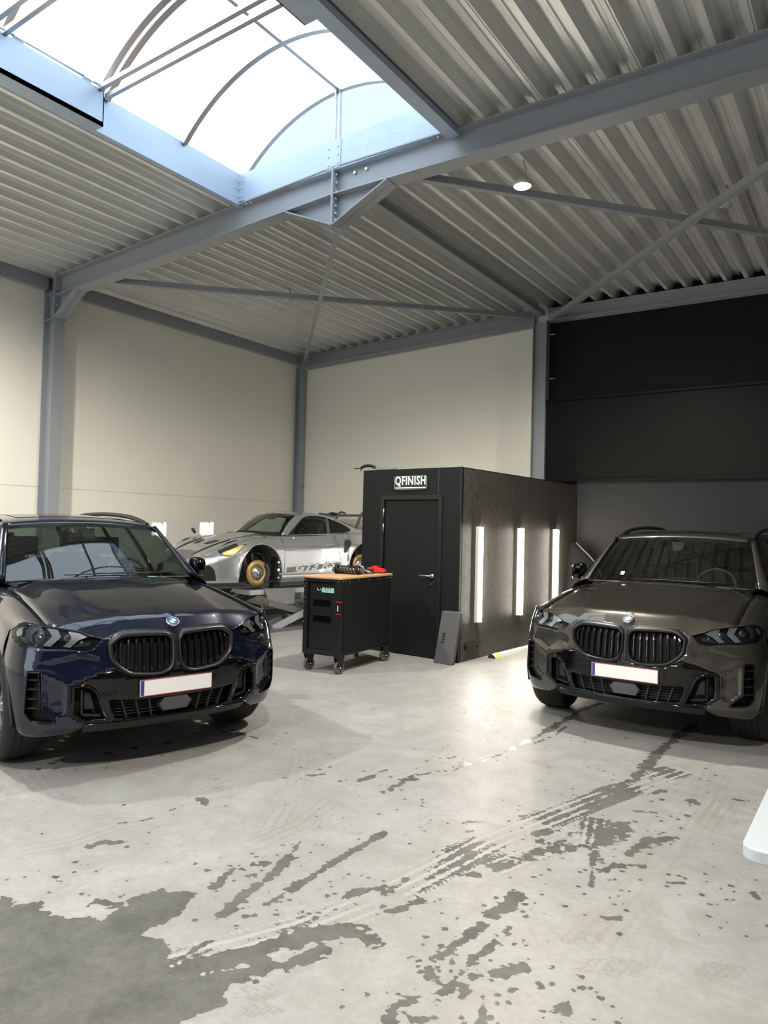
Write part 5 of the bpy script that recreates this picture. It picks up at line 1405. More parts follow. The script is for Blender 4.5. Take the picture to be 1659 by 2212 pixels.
        # roof rail
        m = MB(); m.tube(cr([(-1.40, sgn * .655, 1.63), (-1.60, sgn * .66, 1.672), (-1.95, sgn * .665, 1.712), (-2.6, sgn * .665, 1.738), (-3.2, sgn * .63, 1.725), (-3.5, sgn * .61, 1.68)], 5), .022, 8); m.build('roof_rail', 'satin_black', R)
    # ---- windscreen
    def wsp(u, t):
        yb_ = .765 * u; xb_ = -.615 - .045 * u * u; zb_ = 1.185 - .012 * u * u
        yt_ = .625 * u; xt_ = -1.175 - .045 * u * u; zt_ = 1.636 - .035 * u * u
        b = .025 * math.sin(PI * t) * (1 - .3 * abs(u))
        return (xb_ + (xt_ - xb_) * t + b * .6, yb_ + (yt_ - yb_) * t, zb_ + (zt_ - zb_) * t + b * .8)
    m = MB(); m.grid([[wsp(u, t) for u in np.linspace(-1, 1, 25)] for t in np.linspace(0, 1, 13)]); m.build('windscreen', glassm, R)
    m = MB(); m.tube([wsp(u, -.01) for u in np.linspace(-1, 1, 21)], .010, 6); m.build('cowl_seal', 'trim_black', R)
    m = MB(); m.grid([[(p[0] - .006, p[1], p[2] - .004) for p in [wsp(u, t) for u in np.linspace(-1, 1, 25)]] for t in (.93, .97, 1.01)]); m.build('screen_band', 'void_black', R)
    for sgn in (-1, 1):
        m = MB(); m.tube([Vector(wsp(.25 * sgn - .2, .035)) + Vector((.02, 0, .012)), Vector(wsp(.25 * sgn + .55 * 1, .055)) + Vector((.02, 0, .012))], .006, 6); m.build('wiper', 'trim_black', R)
    # sensor pod and inner mirror
    m = MB(); a = Vector(wsp(0, .93)); m.prism([(-.07, 0), (.07, 0), (.04, -.10), (-.04, -.10)], lambda u, v_: (a.x + v_ * -.9 - .02, u, a.z + v_ * .9 - .02), lambda u, v_: (a.x + v_ * -.9 - .05, u, a.z + v_ * .9 - .04)); m.build('sensor_pod', 'trim_black', R)
    m = MB(); m.cbox((-1.27, 0, 1.50), (.03, .24, .065)); m.build('inner_mirror', 'trim_black', R, bevel=.015)
    # ---- roof
    m = MB(); m.grid([[(x, roof_hw(x) * u * 1.06, roof_z(x, roof_hw(x) * u * 1.06)) for u in np.linspace(-1, 1, 21)] for x in np.linspace(-1.205, -3.95, 26)])
    m.build('roof', paintm, R, solid=.004)
    for sgn in (-1, 1):
        m = MB(); m.grid([[(x, sgn * (roof_hw(x) * 1.06 + dy), roof_z(x, roof_hw(x) * 1.06) + dz) for x in np.linspace(-1.23, -3.9, 24)] for dy, dz in ((0, 0), (.02, -.012), (.035, -.035), (.02, -.05))]); m.build('cant_rail', 'gloss_black', R)
    m = MB(); m.grid([[(x, .50 * u, roof_z(x, .5 * u) + .003) for u in np.linspace(-1, 1, 9)] for x in np.linspace(-1.50, -3.0, 14)]); m.build('glass_roof', 'gloss_black', R)
    # ---- tail
    m = MB(); rows = []
    for x, z in ((-3.93, 1.57), (-4.0, 1.40), (-4.06, 1.17)):
        w_ = np.interp(z, [1.17, 1.6], [.72, .52]); rows.append([(x - .0 + .06 * u * u, w_ * u, z) for u in np.linspace(-1, 1, 9)])
    m.grid(rows); m.build('rear_screen', 'side_glass', R)
    m = MB(); rows = []
    for x, z in ((-4.05, 1.17), (-4.08, 1.0), (-4.06, .75), (-4.10, .6), (-4.04, .35)):
        rows.append([(x + .18 * abs(u) ** 4, (.80 if z < 1.1 else .76) * u, z) for u in np.linspace(-1, 1, 17)])
    m.grid(rows); m.build('tailgate', paintm, R)
    for sgn in (-1, 1):
        m = MB(); m.add([(-3.90, sgn * .62, 1.585), (-3.96, sgn * .52, 1.58), (-4.06, sgn * .73, 1.17), (-3.99, sgn * .83, 1.16), (-3.2, sgn * .66, 1.60), (-3.35, sgn * .91, 1.17)], [(0, 1, 2, 3), (4, 0, 3, 5)]); m.build('rear_pillar', paintm, R)
        m = MB(); m.box(-4.085, -4.03, sgn * .52, sgn * .80, .93, 1.05); m.build('tail_light', 'plate_red', R, bevel=.01)
    # ---- inside and underneath
    m = MB(); m.box(-3.9, .44, -.66, .66, .25, .30); m.box(-.62, .50, -.50, .50, .30, .88); m.box(-3.9, -.55, -.90, .90, .34, .40); m.box(.44, .60, -.66, .66, .28, .60); m.build('underbody', 'void_black', R)  # floor pan plus unseen black boxes that block light inside the body
    m = MB(); m.grid([[(-.63, y, 1.14) for y in np.linspace(-.72, .72, 5)], [(-.80, y, 1.165) for y in np.linspace(-.78, .78, 5)], [(-1.0, y, 1.15) for y in np.linspace(-.8, .8, 5)], [(-1.06, y, .95) for y in np.linspace(-.8, .8, 5)], [(-1.0, y, .5) for y in np.linspace(-.8, .8, 5)]]); m.build('dashboard', 'seat_dark', R, solid=.01)
    m = MB(); m.box(-.99, -.96, -.16, .30, 1.15, 1.235); m.build('screen_display', 'gloss_black', R)
    sw = MB(); c = Vector((-1.10, .36, 1.15)); pts = []
    for k in range(28):
        a = 2 * PI * k / 28; pts.append((c.x + .075 * math.sin(a) * -1, c.y + .185 * math.cos(a), c.z + .17 * math.sin(a)))
    sw.tube(pts, .015, 8, closed=True); sw.bar((c.x, c.y - .18, c.z), (c.x, c.y + .18, c.z), .05, .02); sw.build('steering_wheel', 'foam_grey', R)
    for y in (-.38, .38):
        for x, h in ((-1.75, 0), (-2.65, .02)):
            m = MB(); m.box(x - .10, x + .04, y - .25, y + .25, .75 + h, 1.30 + h); m.box(x - .05, x + .42, y - .26, y + .26, .60 + h, .78 + h); m.build('seat', 'seat_dark', R, bevel=.04)
            m = MB(); m.box(x - .13, x - .02, y - .14, y + .14, 1.33 + h, 1.50 + h); m.cyl((x - .06, y - .06, 1.28), (x - .07, y - .06, 1.36), .008, 6); m.cyl((x - .06, y + .06, 1.28), (x - .07, y + .06, 1.36), .008, 6); m.build('headrest', 'seat_dark', R, bevel=.02)
    # ---- wheels
    for x in (0, -2.975):
        for sgn in (-1, 1):
            wq = empty('wheel', (x, sgn * .835, .376)); wq.parent = R
            m = MB(); h = .138
            m.lathe([(.275, -h + .02), (.30, -h), (.345, -h + .002), (.368, -h + .03), (.375, -h + .06), (.376, 0), (.375, h - .06), (.368, h - .03), (.345, h - .002), (.30, h), (.275, h - .02)], 56, axis='y'); m.build('tyre', 'rubber', wq)
            m = MB()
            for k in (-.07, -.025, .025, .07): m.lathe([(.3770, k - .004), (.3775, k - .004), (.3775, k + .004), (.3770, k + .004)], 56, axis='y')
            m.build('tread_groove', 'void_black', wq)
            m = MB(); m.lathe([(.276, sgn * (h - .02)), (.262, sgn * (h - .022)), (.255, sgn * (h - .05)), (.25, -sgn * .08), (.276, -sgn * (h - .02))], 48, axis='y'); m.build('rim', 'rim_grey', wq)
            m = MB()
            for k in range(10):
                a = 2 * PI * k / 10
                for da in (-.09, .09):
                    m.bar((.05 * math.cos(a), sgn * .085, .05 * math.sin(a)), (.26 * math.cos(a + da), sgn * .105, .26 * math.sin(a + da)), .020, .022, (0, 1, 0))
            m.lathe([(.0005, sgn * .10), (.06, sgn * .095), (.07, sgn * .06)], 24, axis='y'); m.build('spokes', 'rim_grey', wq)
            m = MB(); m.lathe([(.10, sgn * .03), (.19, sgn * .03), (.19, sgn * .01), (.10, sgn * .01)], 32, axis='y', close=True); m.build('brake_disc', 'part_steel', wq)
    return R
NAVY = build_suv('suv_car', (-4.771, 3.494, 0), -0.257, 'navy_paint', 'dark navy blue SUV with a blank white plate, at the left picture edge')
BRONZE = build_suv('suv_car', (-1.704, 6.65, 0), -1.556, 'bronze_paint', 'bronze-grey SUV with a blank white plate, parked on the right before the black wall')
m = MB(); m.cbox((0, 0, 0), (.002, .035, .05)); o = m.build('screen_sticker', 'white_plate', BRONZE, loc=(-.70, -.44, 1.262)); o.rotation_euler = (0, math.radians(-52), 0)
# ================================================================ silver sports car on the lift
PS = 0.945
SC = empty('sports_car', (-8.88, 8.32, 0.653), -1.724, 'silver sports coupe without wheels, raised on the scissor lift by the left wall', 'car')
SC.scale = (PS, PS, PS)
def pzc(x): return sinterp(x, [-3.35, -3.1, -2.7, -.7, -.45, -.2, .1, .4, .7, .9, 1.0, 1.06], [.78, .86, .93, .95, .945, .92, .865, .79, .69, .60, .53, .42])
def pzf(x): return sinterp(x, [-3.35, -3.1, -2.75, -2.4, -2.1, -1.7, -1.2, -.7, -.4, -.1, .1, .3, .5, .7, .85, .95, 1.03], [.74, .84, .93, .975, .965, .935, .908, .90, .895, .885, .865, .83, .775, .69, .615, .55, .42])
def pW(x): return sinterp(x, [-3.35, -3.2, -3.0, -2.8, -2.46, -2.2, -1.9, -1.5, -1.0, -.6, -.3, 0, .25, .5, .75, .9, 1.0, 1.06], [.74, .84, .90, .935, .955, .945, .91, .885, .88, .895, .92, .935, .93, .90, .83, .75, .66, .55])
def pwz(z, zf): 
    t = z / max(zf, .3)
    return sinterp(t, [.12, .2, .35, .55, .72, .82, .90, .96, 1.0], [.965, .985, .995, 1.0, .995, .965, .93, .89, .84])
PAR = [(-.02, .27, .44), (-2.44, .36, .42)]
def pzb(x):
    z = sinterp(x, [-3.3, -2.9, -2.0, -.45, .3, .8, 1.05], [.30, .22, .13, .10, .09, .11, .16])
    for cx, cz, r in PAR:
        d = abs(x - cx)
        if d < r * .999: z = max(z, cz + math.sqrt(r * r - d * d) * (1.1 if cx > -1 else 1.0))
    return z
_pst = sorted(set([-.5049, .45, -1.7801] + [round(v, 4) for v in list(np.linspace(1.06, -3.35, 74))] + [round(cx + r * math.cos(a) * .999, 4) for cx, cz, r in PAR for a in np.linspace(0, PI, 17)]), reverse=True)
def psec_top(x, sg):
    W = pW(x); zc, zf = pzc(x), pzf(x); k = W / .93
    yf = .70 * k
    return [(x, 0, zc), (x, sg * .2 * k, zc - .003), (x, sg * .40 * k, zc - .018), (x, sg * .52 * k, (zc * .45 + zf * .55) - .010), (x, sg * .62 * k, zf - .006), (x, sg * .70 * k, zf), (x, sg * W * .84, zf - .022)]
def psec_side(x, sg, n=14, zt=None, zb=None):
    W = pW(x); zf = pzf(x); z0 = zf - .022 if zt is None else zt(x); z1 = pzb(x) if zb is None else zb(x); out = []
    for i in range(n + 1):
        z = z0 + (z1 - z0) * (i / n); f = pwz(z / zf * 1.0 * zf, zf)
        yy = W * pwz(z, zf) if i or zt else W * .84
        yy = W * (.84 + (pwz(z, zf) - .84) * min(1, i / 2.0)) if zt is None else W * pwz(z, zf)
        out.append((x, sg * yy, z))
    return out
for sg in (1, -1):
    # bumper and front wing skin ahead of the door
    xs = [x for x in _pst if x >= -.505]
    m = MB(); m.grid([psec_side(x, sg) for x in xs if x >= .4499], flip=sg > 0); m.build('front_bumper', 'silver_paint', SC, recalc=False)
    m = MB(); m.grid([psec_side(x, sg) for x in xs if x <= .4501], flip=sg > 0); m.grid([psec_top(x, sg)[2:] for x in _pst if 1.06 >= x >= -.505], flip=sg > 0)
    m.build('front_wing', 'silver_paint', SC, recalc=False)
    m = MB(); m.grid([psec_side(x, sg) for x in np.linspace(-.511, -1.774, 22)], flip=sg > 0); m.grid([psec_top(x, sg)[3:] for x in np.linspace(-.511, -1.774, 16)], flip=sg > 0)
    dr = m.build('door', 'silver_paint', SC, recalc=False)
    m = MB(); m.grid([psec_side(x, sg) for x in _pst if x < -1.78], flip=sg > 0); m.grid([psec_top(x, sg)[2:] for x in _pst if x < -1.78], flip=sg > 0)
    m.build('rear_quarter', 'silver_paint', SC, recalc=False)
    def sp(x, z, off=0.0):
        return (x, sg * (pW(x) * pwz(z, pzf(x)) + off), z)
    # door shut lines, sill
    m = MB(); m.tube([sp(-.51, z, -.001) for z in np.linspace(.12, .86, 12)], .004, 6); m.build('shut_line', 'silver_line', SC)
    m = MB(); m.tube([sp(x, z, -.001) for x, z in cr([(-1.70, .90), (-1.76, .70), (-1.80, .52), (-1.86, .38), (-1.83, .22)], 4)], .004, 6); m.build('shut_line', 'silver_line', SC)
    m = MB(); m.tube([sp(x, .225 + .004 * math.sin(x), .0) for x in np.linspace(-.50, -1.95, 20)], .005, 6); m.build('sill_line', 'silver_line', SC)
    m = MB(); m.grid([[sp(x, z, o) for x in np.linspace(-.46, -1.98, 24)] for z, o in ((.225, .0), (.20, .014), (.13, .012), (.105, -.02))]); m.build('side_skirt', 'silver_paint', SC)
    m = MB(); m.tube([sp(x, .64 + (x + .5) * .03 , .0005) for x in np.linspace(-.51, -1.0, 8)], .0035, 6); m.build('crease_line', 'silver_line', SC)
    # arch edges
    for cx, cz, r in PAR:
        kk = 1.1 if cx > -1 else 1.0
        pts = []
        for a in np.linspace(-.02, PI + .02, 34):
            x = cx + r * math.cos(a); z = cz + r * math.sin(a) * kk; pts.append(sp(x, max(z, .12), -.002))
        m = MB(); m.tube(pts, .014, 8); m.build('arch_edge', 'silver_paint', SC)
        m = MB(); m.grid([[(cx + (r + .006) * math.cos(a), sg * y, cz + (r + .006) * kk * math.sin(a)) for a in np.linspace(-.35, PI + .35, 26)] for y in (.42, .60, .78, .895)]); m.build('arch_liner', 'liner_grey' if cx > -1 else 'void_black', SC)
        m = MB(); m.box(cx - r, cx + r, sg * .40, sg * .42, .05, cz + r * kk); m.build('inner_wall', 'caliper_dark', SC)
        # brake disc with hub
        h = empty('wheel_hub', (cx + .012, sg * .80, cz - .004)); h.parent = SC
        R_ = .215 if cx > -1 else .20
        m = MB(); m.lathe([(.115, -.018), (R_, -.018), (R_, .018), (.115, .018)], 48, axis='y', close=True); m.build('brake_disc', 'disc_gold', h)
        m = MB()
        for k in range(28):
            for q in range(3):
                a = 2 * PI * (k + q * .33) / 28; rr = .138 + q * .028; y_ = sg * .0184
                m.cyl((rr * math.cos(a), y_ - sg * .003, rr * math.sin(a)), (rr * math.cos(a), y_ + sg * .0008, rr * math.sin(a)), .0038, 6)
        m.build('disc_drilling', 'caliper_dark', h)
        m = MB(); m.lathe([(.118, sg * .016), (.118, sg * .024), (.078, sg * .026), (.072, sg * .04), (.045, sg * .042)], 36, axis='y'); m.build('disc_bell', 'disc_grey', h)
        m = MB(); m.lathe([(.072, sg * .0405), (.040, sg * .046), (.038, sg * .060), (.030, sg * .085), (.0005, sg * .088)], 28, axis='y'); m.build('hub_centre', 'brushed_steel', h)
        m = MB(); m.lathe([(.0005, sg * .090), (.022, sg * .090), (.024, sg * .078)], 16, axis='y'); m.build('hub_cap', 'caliper_dark', h)
        for k in range(5):
            a = 2 * PI * k / 5 + .3; m = MB(); m.cyl((.058 * math.cos(a), sg * .040, .058 * math.sin(a)), (.058 * math.cos(a), sg * .056, .058 * math.sin(a)), .007, 8); m.build('drive_pin', 'caliper_dark', h)
        m = MB(); cc = [(-(R_ - .06) * math.cos(b), 0, (R_ - .06) * math.sin(b)) for b in np.linspace(-.75, .75, 9)]
        for b0, b1 in zip(np.linspace(-.75, .75, 9)[:-1], np.linspace(-.75, .75, 9)[1:]):
            for s2 in (-1, 1):
                p = [(-(rr) * math.cos(b), s2 * yy, rr * math.sin(b)) for yy in (.022, .055) for rr in (R_ - .04, R_ + .018) for b in (b0, b1)]
                m.add(p, [(0, 1, 3, 2), (4, 6, 7, 5), (0, 4, 5, 1), (2, 3, 7, 6), (0, 2, 6, 4), (1, 5, 7, 3)])
        m.build('caliper', 'caliper_dark', h)
        m = MB(); m.tube([(0, -sg * .02, -.05), (.05, -sg * .2, -.10), (.08, -sg * .38, -.09)], .022, 8); m.tube([(0, -sg * .02, -.05), (-.10, -sg * .2, -.11), (-.2, -sg * .38, -.10)], .018, 8); m.build('control_arm', 'part_steel', h)
        m = MB(); m.tube([(.02, -sg * .05, .02), (.03, -sg * .12, .28), (.03, -sg * .16, .44)], .03, 10); m.tube([(-.14, -sg * .03, .05), (-.20, -sg * .06, .18), (-.13, -sg * .05, .30), (-.02, -sg * .04, .33)], .011, 8); m.build('damper', 'caliper_dark', h)
        m = MB(); m.tube([(.14, -sg * .04, .05), (.22, -sg * .05, .18), (.20, -sg * .06, .32), (.05, -sg * .06, .38)], .010, 8); m.build('brake_hose', 'copper_wire', h)
    # dark cluster behind the front wheel (open vent ahead of the door)
    m = MB(); m.box(-.50, -.40, sg * .66, sg * .885, .13, .62); m.build('vent_box', 'caliper_dark', SC)
    for k in range(7):
        m = MB(); z = .18 + k * .065; m.cyl((-.385 - (k % 2) * .03, sg * .886, z), (-.385 - (k % 2) * .03, sg * .905, z), .014 + .006 * (k % 3), 8); m.build('exposed_clip', 'part_steel' if k % 2 else 'bolt', SC)
    m = MB(); m.grid([[sp(x, z, -.004) for x in (-.49, -.50, -.515)] for z in np.linspace(.12, .64, 8)]); m.build('door_edge', 'brushed_steel', SC)
    # stripe and lettering low on the door
    def dz(x): return .345 + (x + .56) * -.058
    m = MB(); m.grid([[sp(x, dz(x) - .088 * t, .003) for x in np.linspace(-.56, -1.82, 26)] for t in (0, .5, 1)]); m.build('door_stripe', 'decal_grey', dr)
    for ofs, mt, o in ((.006, 'decal_white', .0045), (-.004, 'decal_grey', .006)):
        vs, ff = text_mesh('GT3 RS' if True else '', .17, shear=.35, offset=ofs, space=1.0)
        xa = min(v[0] for v in vs); xb = max(v[0] for v in vs); m = MB()
        L0, L1 = -.76, -1.74
        vv = []
        for v in vs:
            t = (v[0] - xa) / (xb - xa); x = L0 + (L1 - L0) * t
            if sg < 0: x = L1 + (L0 - L1) * t
            vv.append(sp(x, dz(x) - .033 + v[1] * 1.0, o))
        m.add(vv, ff); m.build('door_lettering', mt, dr, recalc=False)
    m = MB(); m.tube([sp(-1.49, .73, .004), sp(-1.53, .735, .022), sp(-1.64, .742, .022), sp(-1.69, .744, .004)], .014, 8); m.build('door_handle', 'silver_paint', dr)
    m = MB(); m.cyl(sp(-.775, .855, -.002), sp(-.775, .855, .012), .016, 10); m.build('mirror_socket', 'decal_white', dr)
    # air inlet behind the door
    P = [(-2.025, .835), (-1.925, .80), (-1.905, .60), (-1.985, .645), (-2.075, .775)]
    Pc = cr(P, 4, True)
    fn = lambda a, b, o: sp(a, b, o)
    m = patch([tuple(q) for q in Pc], .003, .03, fn); m.build('side_inlet', 'caliper_dark', SC)
    m = MB(); m.tube([sp(a, b, .003) for a, b in Pc], .007, 6, closed=True); m.build('inlet_rim', 'silver_line', SC)
    # louvre on top of the front wing
    m = MB(); m.add([(.06, sg * .76, pzf(.06) - .035), (-.19, sg * .78, pzf(-.19) - .022), (-.13, sg * .845, pzf(-.13) - .085), (.04, sg * .825, pzf(.04) - .105)], [(0, 1, 2, 3)]); m.v = [(a, b + sg * .008, c + .010) for a, b, c in m.v]; m.build('wing_louvre', 'caliper_dark', SC)
    # headlight bucket
    def hp(x, y, o=0.0):
        return Vector((x, sg * y, 0))
    HP = [(.735, .575), (.65, .555), (.50, .575), (.335, .68), (.255, .745), (.255, .80), (.33, .815), (.48, .79), (.62, .715), (.72, .635)]
    def hs(x, z, o):
        W = pW(x); zf = pzf(x); y = W * (.70 / .93) + (W * pwz(min(z, zf * .96), zf) - W * (.70 / .93)) * min(1, max(0, (zf - z) / .09)) ** .6
        return (x + o * .35, sg * (y + o * .75), z + o * .45)
    Hc = [tuple(q) for q in cr(HP, 3, True)]
    m = patch(Hc, .006, .03, hs); m.build('headlight_opening', 'caliper_dark', SC)
    Hi = [(.70, .580), (.63, .568), (.50, .592), (.37, .675), (.30, .725), (.40, .715), (.55, .655), (.66, .615)]
    m = patch([tuple(q) for q in cr(Hi, 3, True)], .011, .03, hs); m.build('headlight_bucket', 'lamp_amber', SC)
    m = MB(); m.tube([hs(a, b, .006) for a, b in Hc], .009, 6, closed=True); m.build('headlight_rim', 'silver_paint', SC)
    # bumper intake
    m = patch([tuple(q) for q in ((1.0, .41), (.885, .405), (.82, .33), (.79, .16), (.95, .16), (1.02, .25))], .004, .03, sp if False else (lambda a, b, o: sp(a, b, o))); m.build('bumper_intake', 'void_black', SC)
    m = MB(); m.tube([sp(x, .56 - .02 * (x - .35), -.001) for x in np.linspace(.30, .95, 12)], .003, 6); m.build('bumper_seam', 'silver_line', SC)
    m = MB(); m.grid([[sp(x, z, o) for x in np.linspace(.30, 1.02, 12)] for z, o in ((.12, .01), (.09, .02), (.075, 0))]); m.build('splitter', 'caliper_dark', SC)
# bonnet, darker carbon, with two air outlets
def btop(x, y):
    W = pW(x); k = W / .93; ys = [0, .2 * k, .40 * k, .52 * k, .62 * k]; zc, zf = pzc(x), pzf(x)
    return float(np.interp(abs(y), ys, [zc, zc - .003, zc - .018, (zc * .45 + zf * .55) - .010, zf - .006]))
m = MB(); m.grid([[(x, .42 * u * pW(x) / .93, btop(x, .42 * u * pW(x) / .93) + .006) for u in np.linspace(-1, 1, 13)] for x in np.linspace(.86, -.52, 24)]); m.build('bonnet', 'silver_paint', SC)
m = MB(); m.grid([[(x, .46 * u * pW(x) / .93, btop(x, .46 * u * pW(x) / .93) + .004) for u in np.linspace(-1, 1, 13)] for x in np.linspace(1.06, .34, 14)]); m.build('bonnet_front', 'decal_grey', SC)
for sg in (1, -1):
    m = MB(); m.grid([[(x, sg * y, btop(x, y) + .011) for y in np.linspace(.09 + (0.62 - x) * .25, .22 + (.62 - x) * .3, 5)] for x in np.linspace(.60, .40, 5)]); m.build('bonnet_outlet', 'caliper_dark', SC)
    m = MB(); m.tube([(x, sg * (.44 + (.45 - x) * .03) * pW(x) / .93, btop(x, .44) + .007) for x in np.linspace(1.0, .30, 12)], .008, 6); m.build('bonnet_gap', 'void_black', SC)
# front end closing strip and cowl
m = MB(); m.grid([[(1.06 - .06 * abs(u) ** 3 + .03 * (1 - abs(u)), .55 * u, z) for u in np.linspace(-1, 1, 13)] for z in (.42, .36, .28, .16)]); m.build('nose_panel', 'silver_paint', SC)
m = MB(); m.grid([[(x, .66 * u, pzc(x) + .004 - .04 * abs(u) ** 3) for u in np.linspace(-1, 1, 9)] for x in (-.30, -.55, -.70)]); m.build('cowl', 'caliper_dark', SC)
# greenhouse
def proof(x): return sinterp(x, [-3.05, -2.8, -2.55, -2.25, -1.9, -1.55, -1.25, -1.02, -.95], [.93, .99, 1.06, 1.145, 1.235, 1.295, 1.305, 1.275, 1.255])
def phw(x): return sinterp(x, [-3.05, -2.7, -2.377, -2.12, -1.88, -1.5, -1.2, -1.02], [.74, .72, .666, .62, .581, .555, .555, .560])
def cant(x): return sinterp(x, [-2.75, -2.552, -2.377, -2.122, -1.882, -1.512, -1.203, -1.016], [.90, .964, 1.075, 1.165, 1.24, 1.29, 1.29, 1.245])
m = MB(); rows = []
for x in np.linspace(-1.0, -2.95, 36):
    hw, zr = phw(x), cant(x) if x > -2.75 else .90 - (-2.75 - x) * .1
    crown = .045
    rows.append([(x + (.03 * (1 - u * u) if x > -1.1 else 0), hw * u, zr + crown * (1 - abs(u) ** 2.6)) for u in np.linspace(-1, 1, 21)])
m.grid(rows); m.build('roof', 'silver_paint', SC)
def pwsp(u, t):
    yb_, yt_ = .71 * u, .555 * u; xb_, xt_ = -.36 - .235 * abs(u) ** 2, -.93 - .085 * u * u; zb_, zt_ = .955 - .05 * u * u, 1.295 - .045 * u * u
    b = .03 * math.sin(PI * t)
    return (xb_ + (xt_ - xb_) * t + b * .5, yb_ + (yt_ - yb_) * t, zb_ + (zt_ - zb_) * t + b)
m = MB(); m.grid([[pwsp(u, t) for u in np.linspace(-1, 1, 21)] for t in np.linspace(0, 1, 11)]); m.build('windscreen', 'porsche_glass', SC)
m = MB(); m.tube([Vector(pwsp(u, 0)) for u in np.linspace(-1, 1, 21)], .012, 6); m.build('cowl_seal', 'void_black', SC)
WOUT = [(-.702, .907), (-.92, 1.06), (-1.144, 1.215), (-1.25, 1.245), (-1.332, 1.257), (-1.522, 1.258), (-1.745, 1.228), (-2.038, 1.146), (-2.197, 1.075), (-2.277, 1.023), (-2.231, .985), (-2.043, .957), (-1.694, .937), (-1.12, .916)]
LNP = lambda z, o: .72 - .5 * (z - .91) + o
for sg in (1, -1):
    G = lambda a, b, o: (a, sg * (LNP(b, 0) + o), b)
    Wc = [tuple(q) for q in WOUT]
    front = [(-.80, .918), (-.93, 1.03), (-1.16, 1.19), (-1.27, 1.225), (-1.52, 1.235), (-1.70, 1.215), (-1.645, .942), (-1.12, .925)]
    rear = [(-1.785, 1.205), (-2.03, 1.125), (-2.18, 1.055), (-2.235, 1.01), (-2.19, .99), (-2.03, .965), (-1.70, .947)]
    patch(front, 0.004, .05, G).build('door_glass', 'clear_side_glass', SC)
    patch(rear, 0.004, .05, G).build('quarter_glass', 'side_glass', SC)
    # frame of the windows = outline minus panes
    v, f = cdt([dens(Wc, .04), dens(front, .04), dens(rear, .04)], .05, (-2.3, -.7, .9, 1.26)); keep = []
    for t in f:
        cx = sum(v[i][0] for i in t) / len(t); cy = sum(v[i][1] for i in t) / len(t)
        if inpoly(cx, cy, Wc) and not inpoly(cx, cy, front) and not inpoly(cx, cy, rear): keep.append(t)
    used = sorted({i for t in keep for i in t}); idx = {a: k for k, a in enumerate(used)}
    m = MB(); m.add([G(v[i][0], v[i][1], .004) for i in used], [[idx[i] for i in t] for t in keep]); m.build('window_frame', 'void_black', SC, solid=.01)
    m = MB(); m.add([G(a, b, .006) for a, b in ((-1.70, 1.225), (-1.785, 1.215), (-1.705, .94), (-1.645, .938))], [(0, 1, 2, 3)]); m.build('centre_pillar', 'silver_line', SC)
    # body-coloured surround: from roof line to window outline
    RL = [(-.571, .901), (-.776, 1.089), (-1.016, 1.250), (-1.203, 1.292), (-1.512, 1.295), (-1.882, 1.245), (-2.122, 1.169), (-2.377, 1.079), (-2.62, .965), (-2.70, .93)]
    v, f = cdt([dens(RL + [(-2.2, .93), (-1.6, .915), (-.70, .895)], .04), dens(Wc, .04)], .05, (-2.75, -.56, .88, 1.3)); keep = []; OL = RL + [(-2.2, .93), (-1.6, .915), (-.70, .895)]
    for t in f:
        cx = sum(v[i][0] for i in t) / len(t); cy = sum(v[i][1] for i in t) / len(t)
        if inpoly(cx, cy, OL) and not inpoly(cx, cy, Wc): keep.append(t)
    used = sorted({i for t in keep for i in t}); idx = {a: k for k, a in enumerate(used)}
    m = MB(); m.add([G(v[i][0], v[i][1], .010 + (.02 if v[i][1] > 1.2 else 0)) for i in used], [[idx[i] for i in t] for t in keep], 0, True); m.build('window_surround', 'silver_paint', SC)
    m = MB(); m.tube([G(a, b, .012) for a, b in cr(RL[:3], 4)], .018, 8); m.build('windscreen_pillar', 'silver_paint', SC)
    m = MB(); m.prism([(-1.68, 1.318), (-1.70, 1.352), (-1.93, 1.335), (-2.10, 1.262), (-2.05, 1.24)], lambda u, v_: (u, sg * .40, v_ - .02), lambda u, v_: (u, sg * .415, v_ - .02)); m.build('roof_fin', 'silver_line', SC)
m = MB(); m.grid([[(x, .42 * u, cant(x) + .055 - .02 * u * u) for u in np.linspace(-1, 1, 7)] for x in np.linspace(-1.95, -2.6, 8)]); m.build('rear_screen', 'void_black', SC)
m = MB(); m.grid([[(x, .84 * u * pW(x), (pzf(x) - .022) + .03 * (1 - u * u)) for u in np.linspace(-1, 1, 13)] for x in np.linspace(-2.5, -3.35, 12)]); m.build('engine_lid', 'silver_paint', SC)
m = MB(); m.grid([[(-3.35 - .05 * (1 - u * u), .74 * u, z) for u in np.linspace(-1, 1, 13)] for z in (.76, .6, .45, .3)]); m.build('rear_bumper', 'silver_paint', SC)
# rear wing: curved end plates, blade, swan-neck supports
WG = MB()
m = MB()
for sg in (1, -1):
    m = MB(); m.prism([(-3.10, 1.285), (-3.15, 1.35), (-3.30, 1.385), (-3.47, 1.365), (-3.49, 1.30), (-3.42, 1.28), (-3.30, 1.30), (-3.18, 1.27)], lambda u, v_: (u + .18, sg * .78, v_), lambda u, v_: (u + .18, sg * .80, v_)); m.build('wing_end_plate', 'caliper_dark', SC)
    m = MB(); pts = cr([(-2.74, .34 * sg, 1.05), (-2.80, .34 * sg, 1.16), (-2.86, .34 * sg, 1.30), (-2.95, .34 * sg, 1.375), (-3.08, .34 * sg, 1.36)], 5)
    m.tube(pts, .022, 8, rads=[.034 - .016 * i / 20 for i in range(21)]); m.build('swan_neck', 'silver_line', SC)
m = MB(); m.prism([(-2.93, 1.285), (-3.02, 1.31), (-3.20, 1.33), (-3.26, 1.345), (-3.20, 1.315), (-3.02, 1.29)], lambda u, v_: (u, -.79, v_), lambda u, v_: (u, .79, v_)); m.build('wing_blade', 'caliper_dark', SC)
